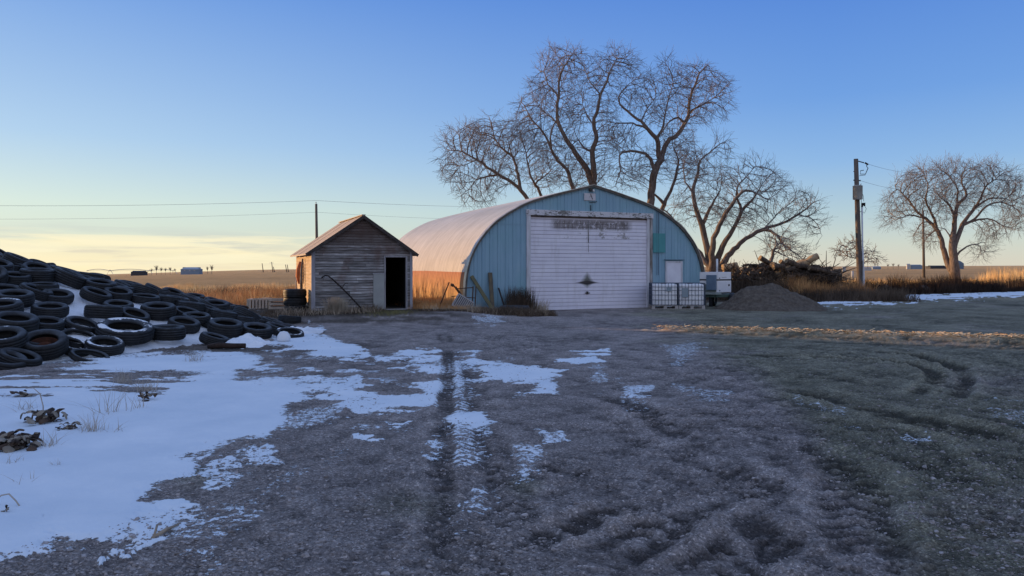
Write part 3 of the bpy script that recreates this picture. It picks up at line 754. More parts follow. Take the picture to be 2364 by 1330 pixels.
    mb = MB(); mb.box((2.74, -.055, 2.21), (3.32, -.028, 2.98)); mb.build('patch_panel', simple('green_patch', (.06,.24,.26), (.08,.29,.30), 3, .5, stretch=(1,1,.3)), HANG)
    mb = MB()
    for xq in (2.92, 3.0): mb.tube([(xq, -.05, 3.9), (xq, -.05, 1.3)], .009, 5)
    mb.build('cable', simple('cable_blue', (.06,.09,.14)), HANG)
    sd = MB(); sd.box((3.40, -.05, .0), (4.08, -.025, 1.80)); so = sd.build('side_door', simple('door_white', (.74,.74,.80), (.64,.63,.70), 2), HANG)
    mb = MB()
    mb.box((3.33, -.07, 0), (3.40, -.02, 1.86)); mb.box((4.08, -.07, 0), (4.15, -.02, 1.86)); mb.box((3.40, -.07, 1.80), (4.08, -.02, 1.86))
    mb.build('frame', whj, so); mb = MB(); mb.box((3.28, -.10, 1.90), (4.22, -.02, 1.93)); mb.build('drip_cap', simple('cap_blue', (.1,.16,.22)), so)
build_hangar()

# ------------------------------------------------------------------ the wooden shed
C0 = Vector((-4.84, 24.0, .20))
SH = thing('wooden_shed', 'small weathered grey board shed with open dark doorway and gabled roof', 'shed', C0, TH)
def build_shed():
    W, D, E, A_ = 1.59, 4.1, 1.95, 3.05
    D0, D1, DH, D_0 = .74, 1.42, 1.74, .10
    m, t, b = nt('weathered_boards'); w = NW(t)
    V = w.mapv((.7, 2, 12)); ca = w.n('ShaderNodeAttribute', attribute_name='tone')
    c = w.ramp(w.noise(3.2, 7, .7, V), [(.25, (.085,.080,.078)), (.5, (.26,.25,.25)), (.7, (.56,.55,.56))])
    rd = w.ramp(w.noise(1.3, 4, .6, w.mapv()), [(.52, 0.0), (.66, .5)])
    c = w.mix(rd, c, (.15,.065,.045))
    c = w.mix(1.0, c, w.ramp(ca.outputs['Fac'], [(0, .55), (1, 1.3)]), 'MULTIPLY')
    sz = w.n('ShaderNodeSeparateXYZ'); w.l(w.mapv(), sz.inputs[0])
    lap_shade = w.math('FRACT', w.math('DIVIDE', w.math('SUBTRACT', sz.outputs['Z'], .02), .088))
    c = w.mix(1.0, c, w.ramp(lap_shade, [(0, .30), (.13, .55), (.2, 1.0), (.9, 1.05), (1, .8)]), 'MULTIPLY')  # dark line at each board's lower edge, a painted lap shadow
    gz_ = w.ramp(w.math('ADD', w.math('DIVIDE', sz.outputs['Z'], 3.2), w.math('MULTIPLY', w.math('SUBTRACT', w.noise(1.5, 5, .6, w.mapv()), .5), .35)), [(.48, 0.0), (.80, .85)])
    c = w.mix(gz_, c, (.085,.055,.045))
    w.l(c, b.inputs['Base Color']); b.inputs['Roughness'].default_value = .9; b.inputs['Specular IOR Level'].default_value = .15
    w.bump(w.noise(9, 6, .7, V), .6, .015, b)
    mb = MB(); tone = []
    rr = random.Random(5)
    def rake(z): return W if z < E else max(0, W * (A_ - z) / (A_ - E))
    bh = .088; z = .02
    while z < A_ - .03:
        z1 = min(z + bh, A_ - .005)
        for x0, x1 in ([(-W, W)] if z1 > DH or True else []):
            segs = []
            lo, hi = -rake(z), rake(z); cuts = sorted([lo, hi] + [rr.uniform(lo, hi) for _ in range(rr.choice([0, 1, 1, 2]))])
            for a, c_ in zip(cuts[:-1], cuts[1:]):
                if z < DH and c_ > D0 and a < D1:
                    if a < D0: segs.append((a, D0))
                    if c_ > D1: segs.append((D1, c_))
                else: segs.append((a, c_))
            for a, c_ in segs:
                if c_ - a < .02: continue
                tn = rr.random(); wob = rr.uniform(-.006, .006)
                r1 = rake(z1); a1 = max(a, -r1); c1 = min(c_, r1)
                if c1 <= a1: continue
                g = .006
                vs = [(a+.003, -.030, z+wob), (c_-.003, -.030, z+wob+rr.uniform(-.006,.006)), (c1-.003, -.010, z1+g), (a1+.003, -.010, z1+g), (a+.003, 0, z+wob), (c_-.003, 0, z+wob)]
                mb.add(vs, [(0,1,2,3), (4,5,1,0)]); tone += [tn, tn * .5]  # undersides toned darker, part of the painted lap shadow
        z += bh
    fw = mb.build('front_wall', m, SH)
    at_ = fw.data.attributes.new('tone', 'FLOAT', 'FACE'); at_.data.foreach_set('value', tone)
    # left wall, warm bleached planks
    ml = simple('bleached_planks', (.34,.25,.16), (.50,.38,.26), 2.5, .9, stretch=(1, .6, 6), bump=.5, bscale=12)
    mb = MB(); z = 0
    while z < E - .02:
        mb.add([(-W-.028, 0, z), (-W-.028, D, z), (-W-.008, D, z+.112), (-W-.008, 0, z+.112), (-W, 0, z), (-W, D, z)], [(1,0,3,2), (5,4,0,1)]); z += .108
    mb.build('side_wall', ml, SH)
    mb = MB(); mb.box((W, .0, 0), (W+.02, D, E)); mb.build('side_wall', m, SH)
    mb = MB(); mb.add([(-W, D, 0), (W, D, 0), (W, D, E), (0, D, A_), (-W, D, E)], [(1,0,4,3,2)]); mb.build('back_wall', m, SH)
    mb = MB(); mb.box((-W, 0.02, .02), (W, D, .07)); mb.build('floor', simple('floor_boards', (.03,.027,.025)), SH)
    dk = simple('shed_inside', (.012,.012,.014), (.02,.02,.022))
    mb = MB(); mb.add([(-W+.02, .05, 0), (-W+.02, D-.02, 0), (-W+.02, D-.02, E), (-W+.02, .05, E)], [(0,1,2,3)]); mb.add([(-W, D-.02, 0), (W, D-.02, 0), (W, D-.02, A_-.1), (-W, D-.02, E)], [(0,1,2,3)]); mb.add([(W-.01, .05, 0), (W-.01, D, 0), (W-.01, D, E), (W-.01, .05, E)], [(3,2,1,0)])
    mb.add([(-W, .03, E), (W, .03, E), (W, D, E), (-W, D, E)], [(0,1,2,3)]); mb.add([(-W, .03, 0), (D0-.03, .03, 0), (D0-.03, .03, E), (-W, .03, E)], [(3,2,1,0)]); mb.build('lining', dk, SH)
    # stored things dimly seen
    # corner boards
    cb = simple('corner_board', (.36,.36,.40), (.22,.21,.23), 3, .9, stretch=(3,3,.4), bump=.3)
    for x0, x1 in ((-W-.045, -W+.075), (W-.03, W+.055)):
        mb = MB(); mb.box((x0, -.055, -.05), (x1, .03, E-.02)); mb.build('corner_board', cb, SH, bevel=.005)
    fr = MB(); fr.box((D0-.05, -.05, 0), (D0, .05, DH+.05)); fr.box((D1, -.05, 0), (D1+.05, .05, DH+.05)); fr.box((D0, -.05, DH), (D1, .05, DH+.05)); fr.box((D0-.05,-.10,-.06),(D1+.05,.1,.045))
    fr.build('door_frame', simple('door_frame_wood', (.20,.19,.20), (.34,.33,.35), 5, .9, stretch=(3,3,.5)), SH, bevel=.004)
    mb = MB(); mb.box((.33, -.055, .05), (.686, -.033, 1.20)); mb.build('plywood_panel', simple('plywood', (.34,.35,.34), (.28,.29,.285), 2, .8), SH)
    mb = MB(); mb.box((.31, -.065, 1.20), (.69, -.035, 1.225)); mb.build('panel_batten', cb, SH)
    mb = MB(); mb.box((D1+.005, -.10, .05), (D1+.035, -.055, 1.15)); mb.build('door_prop', cb, SH)
    # roof with overhangs
    mr, t, b = nt('shed_roof'); w = NW(t)
    c = w.ramp(w.noise(3, 6, .7, w.mapv((1, 5, 1))), [(.3, (.26,.21,.17)), (.6, (.40,.33,.27)), (.8, (.50,.43,.36))])
    w.l(c, b.inputs['Base Color']); b.inputs['Roughness'].default_value = .85; w.bump(w.noise(12, 5, .6, w.mapv((.5, 4, .5))), .5, .02, b)
    ov = .22; sl = (A_ - E) / W; y0, y1 = -.14, D + .12; th = .05
    roofs = bpy.data.objects.new('roof', None); COL.objects.link(roofs); roofs.parent = SH
    for sg in (-1, 1):
        mb = MB(); zr = A_ + .045
        N = 12; cols = []
        xe = sg * (W + ov)
        for k in range(N):
            ya = y0 + (y1-y0)*k/N; yb = y0 + (y1-y0)*(k+1)/N - .004; dz = rr.uniform(-.008, .008)
            pts = [(0, ya, zr+dz), (xe, ya, zr - sl*(W+ov)+dz), (xe, yb, zr - sl*(W+ov)+dz), (0, yb, zr+dz)]
            low = [(p[0], p[1], p[2]-th) for p in pts]
            mb.add(pts + low, [(0,1,2,3), (7,6,5,4), (0,4,5,1), (1,5,6,2), (2,6,7,3), (3,7,4,0)])
        mb.build('roof_slope', mr, roofs)
        mb = MB(); mb.bar((0, y0-.012, zr-.045), (xe, y0-.012, zr-.045 - sl*(W+ov)), .022, .10, up=(0, 0, 1)); mb.build('rake_board', simple('rake', (.03,.026,.024), (.07,.055,.05), 5), roofs)
    mb = MB(); mb.box((-.06, y0, A_+.045), (.06, y1, A_+.07)); mb.build('ridge_cap', mr, roofs)
build_shed()
def shl(x, y, z): return Matrix.Translation(C0) @ Matrix.Rotation(TH, 4, 'Z') @ Vector((x, y, z))
def hal(x, y, z): return Matrix.Translation(H0) @ Matrix.Rotation(TH, 4, 'Z') @ Vector((x, y, z))
M_IRON = simple('old_iron', (.020,.017,.018), (.05,.035,.03), 9, .7, .3, bump=.3)
M_IRONR = simple('rusted_iron', (.05,.028,.02), (.12,.06,.035), 9, .8, .2, bump=.3)
# bent bar leaning on the front
b = MB(); P = [(-1.33,-.10,1.07),(-1.28,-.14,1.12),(-1.22,-.16,1.15),(-1.12,-.17,1.13),(-1.02,-.18,1.05),(-.80,-.22,.84),(-.55,-.28,.58),(-.30,-.33,.30),(-.05,-.36,.0)]
b.tube([shl(*p) for p in P], [.022]*4 + [.026]*5, 7)
sc = thing('hay_hook_bar', 'black bent iron bar with hooks leaning across the grey shed front', 'iron bar', shl(-.05, -.36, 0))
o = b.build('bar', M_IRON, None, True); o.parent = sc; o.matrix_parent_inverse = Matrix.Translation(-sc.location)
b = MB(); b.tube([shl(-.70,-.24,.75), shl(-.66,-.25,.86), shl(-.60,-.25,.90), shl(-.52,-.25,.90)], .014, 6); b.tube([shl(-.38,-.32,.38), shl(-.45,-.33,.40), shl(-.50,-.33,.33)], .014, 6)
o = b.build('hook', M_IRON, None, True); o.parent = sc; o.matrix_parent_inverse = Matrix.Translation(-sc.location)
# things hung on the side wall
MW = simple('bleached_cloth', (.75,.70,.64), (.55,.50,.45), 5, .8); MO = simple('orange_cloth', (.55,.16,.05), (.38,.10,.04), 5, .8)
b = MB()
for y_, z0, z1, lean in ((2.65, 1.45, .42, .35), (2.72, 1.4, .5, .40)):
    for k in range(7):
        t0, t1 = k/7, (k+1)/7
        f = lambda t: (-1.64 - .05 - .06*math.sin(t*3), y_ + lean*t, z0 + (z1-z0)*t)
        b.bar(shl(*f(t0)), shl(*f(t1)), .09 + .03*t0, .02, up=(1, 0, 0))
tag(b.build('cloth_strip', MW), 'long white rag hanging down the sunlit shed side', 'rag')
b = MB(); b.tube([shl(-1.70, 2.1, 1.60), shl(-1.74, 2.08, 1.35), shl(-1.74, 2.15, 1.10), shl(-1.72, 2.2, .85)], [.05, .11, .12, .05], 8)
tag(b.build('jacket', MO, None, True), 'faded orange jacket hung on the sunlit shed side', 'jacket')
b = MB(); b.tube([shl(-1.68, 1.7, 1.7), shl(-1.72, 1.68, 1.3), shl(-1.72, 1.75, .8), shl(-1.70, 1.7, .45)], [.03, .045, .05, .03], 7)
tag(b.build('hose', simple('dark_hose', (.05,.04,.04), (.2,.17,.15), 6), None, True), 'dark hose hanging beside the orange jacket on the shed side', 'hose')
# stack of tyres beside the shed
sx_, sy_ = -7.02, 23.95
for k, nm in enumerate(('bottom', 'middle', 'top')):
    o = link('tyre', TY['wide', 0]); o.name = 'tyre'; o.location = (sx_ + R.uniform(-.02, .02), sy_ + R.uniform(-.02, .02), .12 + k * .262 * 1.0); o.rotation_euler = (0, 0, R.uniform(0, 6)); o.scale = (1.02, 1.02, 1.0)
    tag(o, '%s tyre of the upright stack at the shed corner' % nm, 'tyre', 'stacked tyres at the shed corner')
# crates
M_CR = simple('crate_wood', (.34,.29,.25), (.50,.42,.34), 4, .9, stretch=(3,3,.5), bump=.4)
def crate(px, py, Y, w_, h_, d_, rz, label, vertical=True):
    p = at(px, py, Y); r = thing('wooden_crate', label, 'crate', (p.x, Y, .18 if Y < 30 else 0), rz, 'wooden crates left of the shed')
    b = MB()
    for xq in (-w_/2, w_/2 - .05):
        for yq in (0, d_ - .05): b.box((xq, yq, 0), (xq + .05, yq + .05, h_))
    b.box((-w_/2, 0.05, h_ - .04), (w_/2, d_ - .05, h_)); b.box((-w_/2, .01, 0), (w_/2, d_, .05)); b.build('frame', M_CR, r)
    n = 6
    for side in (0, 1):
        b = MB()
        if vertical:
            for k in range(n): b.box((-w_/2 + .055 + k*(w_-.1)/n, -.02 + side*(d_+.0), .02), (-w_/2 + .055 + (k+.68)*(w_-.1)/n, -.002 + side*d_, h_ - .01))
        else:
            for k in range(3): b.box((-w_/2, -.02 + side*d_, .05 + k*.13), (w_/2, -.002 + side*d_, .05 + k*.13 + .085))
        b.build('slat_side', M_CR, r)
    b = MB()
    for xq in (-w_/2 - .02, w_/2 + .002):
        b.box((xq, 0, 0), (xq + .018, d_, h_))
    b.build('end_panel', simple('crate_end', (.66,.54,.38), (.50,.40,.28), 4, .9), r)
    b = MB(); b.bar((-w_*.3, .1, h_+.012), (w_*.55, .15, h_+.03), .09, .02); b.bar((w_*.1, .25, h_+.03), (w_*.5, .05, h_+.05), .07, .02); b.build('loose_board', M_CR, r)
crate(597, 714, 24.9, .74, .36, .7, .12, 'slatted wooden crate farthest left beside the shed')
crate(641, 716, 24.4, .54, .34, .6, .18, 'smaller wooden crate between the larger crate and the tyre stack', False)

# ------------------------------------------------------------------ scrap by the arch corner
b = MB(); cr = thing('wire_crate', 'pale slatted crate tipped on its corner among scrap iron', 'crate', hal(-5.85, -1.25, .17))
M4 = Matrix.Rotation(math.radians(8), 4, 'Z') @ Matrix.Rotation(math.radians(32), 4, 'Y') @ Matrix.Rotation(math.radians(-14), 4, 'X')
b.box((-.31, .012, .0), (.29, .03, .45), 0, M4); b.build('shade_backing', M_IRON, cr); b = MB()  # dark panel added for the shade between the slats
mc = simple('crate_pale', (.46,.45,.46), (.30,.29,.3), 5, .7)
for k in range(9): b.box((-.30 + k*.066, -.012, 0), (-.30 + k*.066 + .028, .006, .44), 0, M4)
b.build('slats', mc, cr); b = MB(); b.box((-.32, -.02, -.02), (.30, .0, .0), 0, M4); b.box((-.32, -.02, .44), (.30, 0, .47), 0, M4); b.box((-.335, -.02, 0), (-.31, .0, .44), 0, M4); b.box((.29,-.02,0),(.31,0,.44),0,M4); b.box((-.32,.02,0),(.30,.2,.02),0,M4); b.build('rim', mc, cr)
fr = thing('iron_frame', 'rusty angular iron machine frame leaning against the arched shed corner', 'scrap iron', hal(-5.5, -1.0, .15))
def loc(*p): return tuple(Vector(p))
b = MB()
b.bar((-.95,-.1,.1), (-.62,0,.95), .035, .035); b.bar((-.48,0,.85), (.05,-.05,.1), .045, .04); b.bar((-.40,.06,.80), (.12,.0,.05), .03, .03); b.bar((-.35,0,.72), (.18,.05,.76), .03, .03)
b.bar((.16,.05,.0), (.20,.05,.80), .04, .04); b.bar((.26,.08,.0), (.30,.08,.8), .035, .035); b.bar((-.1,.02,.42), (.28,.05,.40), .03, .03); b.bar((-.55,.02,.45), (-.25,.02,.48), .025, .025)
b.build('frame_bars', M_IRONR, fr)
b = MB(); b.tube([(-.56,.0,.88), (-.50,0,.84), (-.44,0,.80)], [.035,.06,.02], 8); b.build('hitch', M_IRONR, fr, True)
b = MB()
b.lathe([(.16,-.03),(.19,-.03),(.19,.03),(.16,.03)], 24, 0, True, Matrix.Translation((-.02,-.1,.2)) @ Matrix.Rotation(1.35, 4, 'X')); b.build('wheel', M_IRONR, fr)
brd = simple('yellow_board', (.17,.15,.07), (.10,.10,.07), 5, .8, stretch=(3,3,.5)); brb = simple('brown_board', (.15,.12,.07), (.08,.07,.06), 5, .8, stretch=(3,3,.5))
for (a, c_, w_, mm, lab) in (((-5.0,-.05,1.30),(-4.35,-.45,.12),.13,brd,'mossy plank leaning diagonally against the blue wall at its left end'),
                        ((-4.28,-.05,1.42),(-4.30,-.35,.1),.15,brb,'upright ochre board standing against the blue wall'),
                        ((-3.98,-.12,.86),(-3.83,-.4,.1),.05,M_IRON,'thin dark pole leaning right of the ochre board')):
    b = MB(); b.bar(hal(*a), hal(*c_), w_, .035, up=(.4,-.9,.1)); tag(b.build('plank', mm), lab, 'plank', 'planks leaning on the blue wall')
# old trough ring
b = MB(); p = gp(1188, 719); b.lathe([(.42,0),(.50,.0),(.52,.10),(.48,.16),(.44,.15),(.40,.06)], 40, 0, True, Matrix.Translation((p[0], 25.6, .12)))
tag(b.build('tyre', M_RUB[1], None, True), 'old tyre lying flat in the weeds before the blue wall', 'tyre')

# ------------------------------------------------------------------ IBC totes
def make_ibc(label, x_, y_, cover):
    r = thing('bulk_tank', label, 'water tank', (x_, y_, 0), math.radians(-4), 'caged white tanks before the blue wall')
    W, D, Z0, Z1 = 1.0, .95, .15, 1.0
    mp, t, b = nt('tank_plastic'); w = NW(t)
    c = w.ramp(w.noise(2, 5, .6, w.mapv((1,1,.4))), [(.3, (.74,.76,.82)), (.7, (.86,.87,.90))])
    w.l(c, b.inputs['Base Color']); b.inputs['Roughness'].default_value = .4; b.inputs['Subsurface Weight'].default_value = 0
    mb = MB(); mb.box((.04, .04, Z0), (W-.04, D-.04, Z1-.03)); mb.build('tank', mp, r, True, bevel=.05)
    mb = MB(); zs = [Z0+.02, .36, .55, .73, .86, Z1]
    for z in zs:
        for a, c_ in (((0,0,z),(W,0,z)), ((W,0,z),(W,D,z)), ((W,D,z),(0,D,z)), ((0,D,z),(0,0,z))): mb.tube([a, c_], .010, 5)
    for k in range(9):
        x = W*k/8; mb.tube([(x, 0, Z0), (x, 0, Z1)], .009, 5); mb.tube([(x, D, Z0), (x, D, Z1)], .009, 5)
    for k in range(1, 9):
        y = D*k/9; mb.tube([(0, y, Z0), (0, y, Z1)], .009, 5); mb.tube([(W, y, Z0), (W, y, Z1)], .009, 5)
    mb.tube([(0, D*.3, Z1), (W, D*.3, Z1)], .011, 5); mb.tube([(0, D*.7, Z1), (W, D*.7, Z1)], .011, 5)
    mb.build('cage', simple('cage_steel', (.055,.07,.10), (.09,.11,.15), 5, .5, .4), r)
    mb = MB()
    if cover: mb.box((.12, -.022, .46), (.36, -.014, .82))
    else: mb.box((.55, -.022, .70), (.75, -.014, .84))
    mb.build('sign_plate', simple('plate_grey', (.20,.26,.31), (.24,.29,.33), 3, .5), r)
    mb = MB()
    for y in (0, D*.45, D-.1): mb.box((0, y, .0), (W, y+.1, .03))
    for x in (0, W*.45, W-.12):
        for y in (0, D-.1): mb.box((x, y, .03), (x+.12, y+.1, .12))
    mb.box((0, 0, .12), (W, D, .148)); mb.build('pallet', simple('pallet_wood', (.40,.38,.38), (.25,.23,.22), 5, .8), r)
    mb = MB(); mb.lathe([(0,.0),(.11,0),(.12,.03),(.10,.05),(0,.055)], 20, 0, False, Matrix.Translation((W/2, D/2, Z1-.03))); mb.build('cap', simple('cap_dark', (.1,.1,.12)), r)
make_ibc('caged white bulk tank next to the big door frame', 5.38, 28.42, False)
make_ibc('caged white bulk tank with grey plate, nearer the right wall end', 6.395, 28.37, True)

# ------------------------------------------------------------------ generator on a trailer
def build_gen():
    Yg = 30.2; cx_ = (1658 - CX) / F * Yg
    r = thing('generator_trailer', 'white boxed generator with black stripe on a low green trailer', 'generator', (cx_, Yg, 0), math.radians(12))
    wh = simple('gen_white', (.76,.76,.78), (.68,.68,.71), 3, .4); bk = simple('gen_black', (.015,.015,.018)); gr = simple('gen_green', (.045,.075,.06), (.07,.11,.09), 4, .5)
    bl = simple('gen_blue', (.10,.15,.22), (.12,.18,.25), 3, .5); gg = simple('gen_grille', (.12,.14,.12), (.18,.2,.18), 3, .6)
    # corner of the housing at the origin; long side runs right and back, end face runs left and back
    a = math.radians(18); L, Wd = .74, .95
    dR = Vector((math.cos(a), math.sin(a), 0)); dL = Vector((-math.cos(math.radians(50)), math.sin(math.radians(50)), 0))
    dL = Vector((-math.cos(math.radians(45)), math.sin(math.radians(45)), 0))
    def pr(o0, u, v, z, out=0): return tuple(dR * u + dL * v + Vector((0, 0, z)) + Vector((0, -out, 0)))
    def prism(name, u0, u1, v0, v1, z0, z1, m, parent=r, bev=.0, out=0):
        mb = MB(); vs = [pr(0, u, v, z, out) for z in (z0, z1) for (u, v) in ((u0, v0), (u1, v0), (u1, v1), (u0, v1))]
        mb.add(vs, [(0,3,2,1),(4,5,6,7),(0,1,5,4),(1,2,6,5),(2,3,7,6),(3,0,4,7)]); return mb.build(name, m, parent, bevel=bev)
    h = prism('housing', 0, L, .0, Wd, .58, 1.42, wh, bev=.015)
    prism('stripe', -.006, L+.006, -.006, Wd+.006, 1.07, 1.125, bk, h)
    prism('side_panel', .02, L-.02, -.012, .0, .60, 1.03, simple('gen_panel', (.68,.68,.72), (.62,.62,.66)), h)
    prism('end_grille', -.012, -.002, .07, Wd-.05, .60, .92, gg, h)
    prism('radiator_cover', -.11, -.014, .05, .42, .68, 1.30, bl, h, .01)
    prism('drip_tray', -.14, .16, -.02, Wd, .50, .575, simple('tray', (.30,.34,.32)), h)
    for (u, z, rr_) in ((.07, 1.17, .022), (.07, .52+.14, .025), (.60, .88, .045)):
        mb = MB(); c_ = Vector(pr(0, u, 0, z)); n = Vector((math.sin(a), -math.cos(a), 0))
        q = Vector((0,0,1)).rotation_difference(n).to_matrix().to_4x4()
        mb.lathe([(0,.03),(rr_*.8,.03),(rr_,.012),(rr_,0)], 14, 0, False, Matrix.Translation(c_) @ q); mb.build('latch', bk, h)
    mb = MB()
    for k in range(7):
        u0 = .2 + k*.04; z0 = 1.19 + (.0 if k % 3 else -.006)
        n = .014
        mb.add([pr(0,u0,-.004,z0), pr(0,u0+.028,-.004,z0), pr(0,u0+.028,-.004,z0+.012), pr(0,u0,-.004,z0+.012)], [(0,1,2,3)])
        mb.add([pr(0,u0,-.004,z0+.02), pr(0,u0+.012,-.004,z0+.02), pr(0,u0+.012,-.004,z0+.038 - .008*(k%2)), pr(0,u0,-.004,z0+.038- .008*(k%2))], [(0,1,2,3)])
    mb.build('lettering', bk, h)
    c_ = Vector(pr(0, .10, .12, 0)); mb = MB(); mb.tube([c_ + Vector((0,0,1.4)), c_ + Vector((0,0,1.96))], .04, 12); mb.build('exhaust_pipe', wh, r, True)
    prism('trailer_bed', -.02, 2.2, .05, Wd-.05, .38, .50, gr, bev=.01)
    mb = MB(); mb.bar(pr(0, 2.2, .45, .44), pr(0, 3.0, .45, .40), .08, .08); mb.build('drawbar', gr, r)
    for v in (.08, Wd-.08):
        mb = MB(); c_ = Vector(pr(0, .9, v, .27)); q = Vector((0,0,1)).rotation_difference(dL).to_matrix().to_4x4()
        mb.lathe([(.14,-.09),(.26,-.09),(.29,-.05),(.29,.05),(.26,.09),(.14,.09)], 28, 0, True, Matrix.Translation(c_) @ q); wl = mb.build('wheel', M_RUB[0], r, True)
        mb = MB(); mb.lathe([(0,-.03),(.14,-.05),(.14,.05),(0,.03)], 20, 0, False, Matrix.Translation(c_) @ q); mb.build('rim', wh, wl)
    prism('jack_stand', .02, .09, .3, .4, .0, .5, bk)
build_gen()

# ------------------------------------------------------------------ dirt heap
def build_heap():
    n, k = 110, 150
    rr = np.linspace(0, 1, n)[:, None]; aa = np.linspace(0, 2*PI, k + 1)[:-1][None]
    cx_, cy_ = 10.1, 28.7
    rx = 2.15 * (1 + .05 * np.sin(2*aa + 1) + .04 * np.sin(5*aa)); ry = 1.7
    X = cx_ + rr * rx * np.cos(aa); Yy = cy_ + rr * ry * np.sin(aa)
    prof = 1 - rr; H = 1.06 * (prof * 1.06 - .10 * np.sin(rr * PI) * .6) * (1 - .03)
    H = np.minimum(H, 1.05 - .25 * rr)
    H = H - .0 + .33 * np.exp(-(((X - 8.95) / .55) ** 2 + ((Yy - 28.6) / .6) ** 2)) + .10 * np.exp(-(((X - 11.3) / .5) ** 2 + ((Yy - 28.2) / .6) ** 2))
    fade = np.clip((1 - rr) * 5, 0, 1)
    H = H + fade * (.12 * fbm(X * 1.3, Yy * 1.3, 4, 91) + .05 * fbm(X * 6, Yy * 6, 4, 92, .65))
    Z = np.maximum(H, 0) - .02 - .08 * sst(.94, 1, rr)
    i = np.arange(n * k).reshape(n, k); j = np.roll(i, -1, axis=1)
    Fc = np.stack([i[:-1], i[1:], j[1:], j[:-1]], -1).reshape(-1, 4)
    m, t, b = nt('heap_soil'); w = NW(t); P = w.geo()
    c = w.ramp(w.noise(7, 8, .75, P), [(.3, (.055,.045,.038)), (.5, (.115,.096,.080)), (.7, (.18,.155,.13))])
    w.l(w.mix(w.ramp(w.noise(55, 4, .7, P), [(.6, 0.0), (.75, .5)]), c, (.26,.24,.22)), b.inputs['Base Color']); b.inputs['Roughness'].default_value = .95; b.inputs['Specular IOR Level'].default_value = .1
    w.bump(w.noise(30, 8, .75, P), .9, .04, b)
    o = mesh_np('dirt_heap', np.stack([X, Yy, Z], -1).reshape(-1, 3), Fc, None, m, True)
    tag(o, 'conical heap of grey-brown dirt right of the arched shed', 'dirt heap')
build_heap()

# ------------------------------------------------------------------ trees
def bark(name, c1, c2):
    return simple(name, c1, c2, 4, .9, stretch=(3, 3, .6), bump=.6, bscale=8, spec=.15)
M_BARK = bark('bark', (.085,.062,.050), (.20,.155,.13)); M_TWIG = simple('twig', (.125,.105,.10), (.22,.19,.185), 2, .85, spec=.15)
def grow(P, par, attr, rng, D=.3, di=2.4, dk=.5, iters=110, trop=.05, jit=.35):
    P = [np.array(p, float) for p in P]; par = list(par)
    att = np.array(attr, float)
    N0 = np.array(P); near = np.zeros(len(att), int); dist = np.full(len(att), 1e9)
    for s in range(0, len(N0), 200):
        d = np.linalg.norm(att[:, None] - N0[None, s:s+200], axis=2); j = d.argmin(1); dm = d[np.arange(len(att)), j]
        k = dm < dist; near[k] = j[k] + s; dist[k] = dm[k]
    kids = {}
    for it in range(iters):
        if len(att) == 0: break
        m = dist < di
        if it < 3: m = dist < 6
        if not m.any(): break
        v = att[m] - np.array([P[i] for i in near[m]]); v /= np.linalg.norm(v, axis=1)[:, None] + 1e-9
        acc = {}
        for i, q in zip(near[m], v): acc[i] = acc.get(i, 0) + q
        new = []
        for i, q in acc.items():
            n = np.linalg.norm(q)
            if n < 1e-3: continue
            q = q / n
            if par[i] >= 0:
                pd = P[i] - P[par[i]]; pn = np.linalg.norm(pd)
                if pn > 1e-6 and q @ pd / pn > -.2: q = q + pd / pn * (1.0 if kids.get(i) is None else .25)
            q = q / (np.linalg.norm(q) + 1e-9) + rng.normal(0, jit, 3) + np.array([0, 0, trop]); q /= np.linalg.norm(q)
            p = P[i] + q * D * rng.uniform(.75, 1.2)
            if any(np.linalg.norm(p - c) < D * .35 for c in kids.get(i, [])): continue
            if len(kids.get(i, [])) > 3: continue
            kids.setdefault(i, []).append(p); P.append(p); par.append(i); new.append(len(P) - 1)
        if not new:
            att = att[~m]; near = near[~m]; dist = dist[~m]; continue
        Nn = np.array([P[i] for i in new])
        for s in range(0, len(Nn), 200):
            d = np.linalg.norm(att[:, None] - Nn[None, s:s+200], axis=2); j = d.argmin(1); dm = d[np.arange(len(att)), j]
            k = dm < dist; near[k] = np.array(new)[s + j[k]]; dist[k] = dm[k]
        keep = dist > dk; att = att[keep]; near = near[keep]; dist = dist[keep]
    return np.array(P), np.array(par)
def segs_mesh(name, A, B, ra, rb, da, db, sides, parent, m):
    n = len(A); ref = np.array([.31, 1.0, .13]); ref /= np.linalg.norm(ref)
    def fr(d):
        u = np.cross(d, ref); u /= np.linalg.norm(u, axis=1)[:, None] + 1e-9; return u, np.cross(d, u)
    ua, va = fr(da); ub, vb = fr(db); an = np.arange(sides) / sides * 2 * PI
    ca, sa = np.cos(an)[None, :, None], np.sin(an)[None, :, None]
    Ra = A[:, None] + ra[:, None, None] * (ca * ua[:, None] + sa * va[:, None]); Rb = B[:, None] + rb[:, None, None] * (ca * ub[:, None] + sa * vb[:, None])
    V = np.concatenate([Ra, Rb], 1).reshape(-1, 3); base = (np.arange(n) * 2 * sides)[:, None]; k = np.arange(sides)[None]; k2 = (k + 1) % sides
    Fc = np.stack([base + k, base + k2, base + sides + k2, base + sides + k], -1).reshape(-1, 4)
    return V, Fc
def join_mesh(name, parts, parent, m):
    V = []; Fs = []; o = 0
    for v, f in parts: V.append(v); Fs.append(f + o); o += len(v)
    return mesh_np(name, np.concatenate(V), np.concatenate(Fs), parent, m, True)
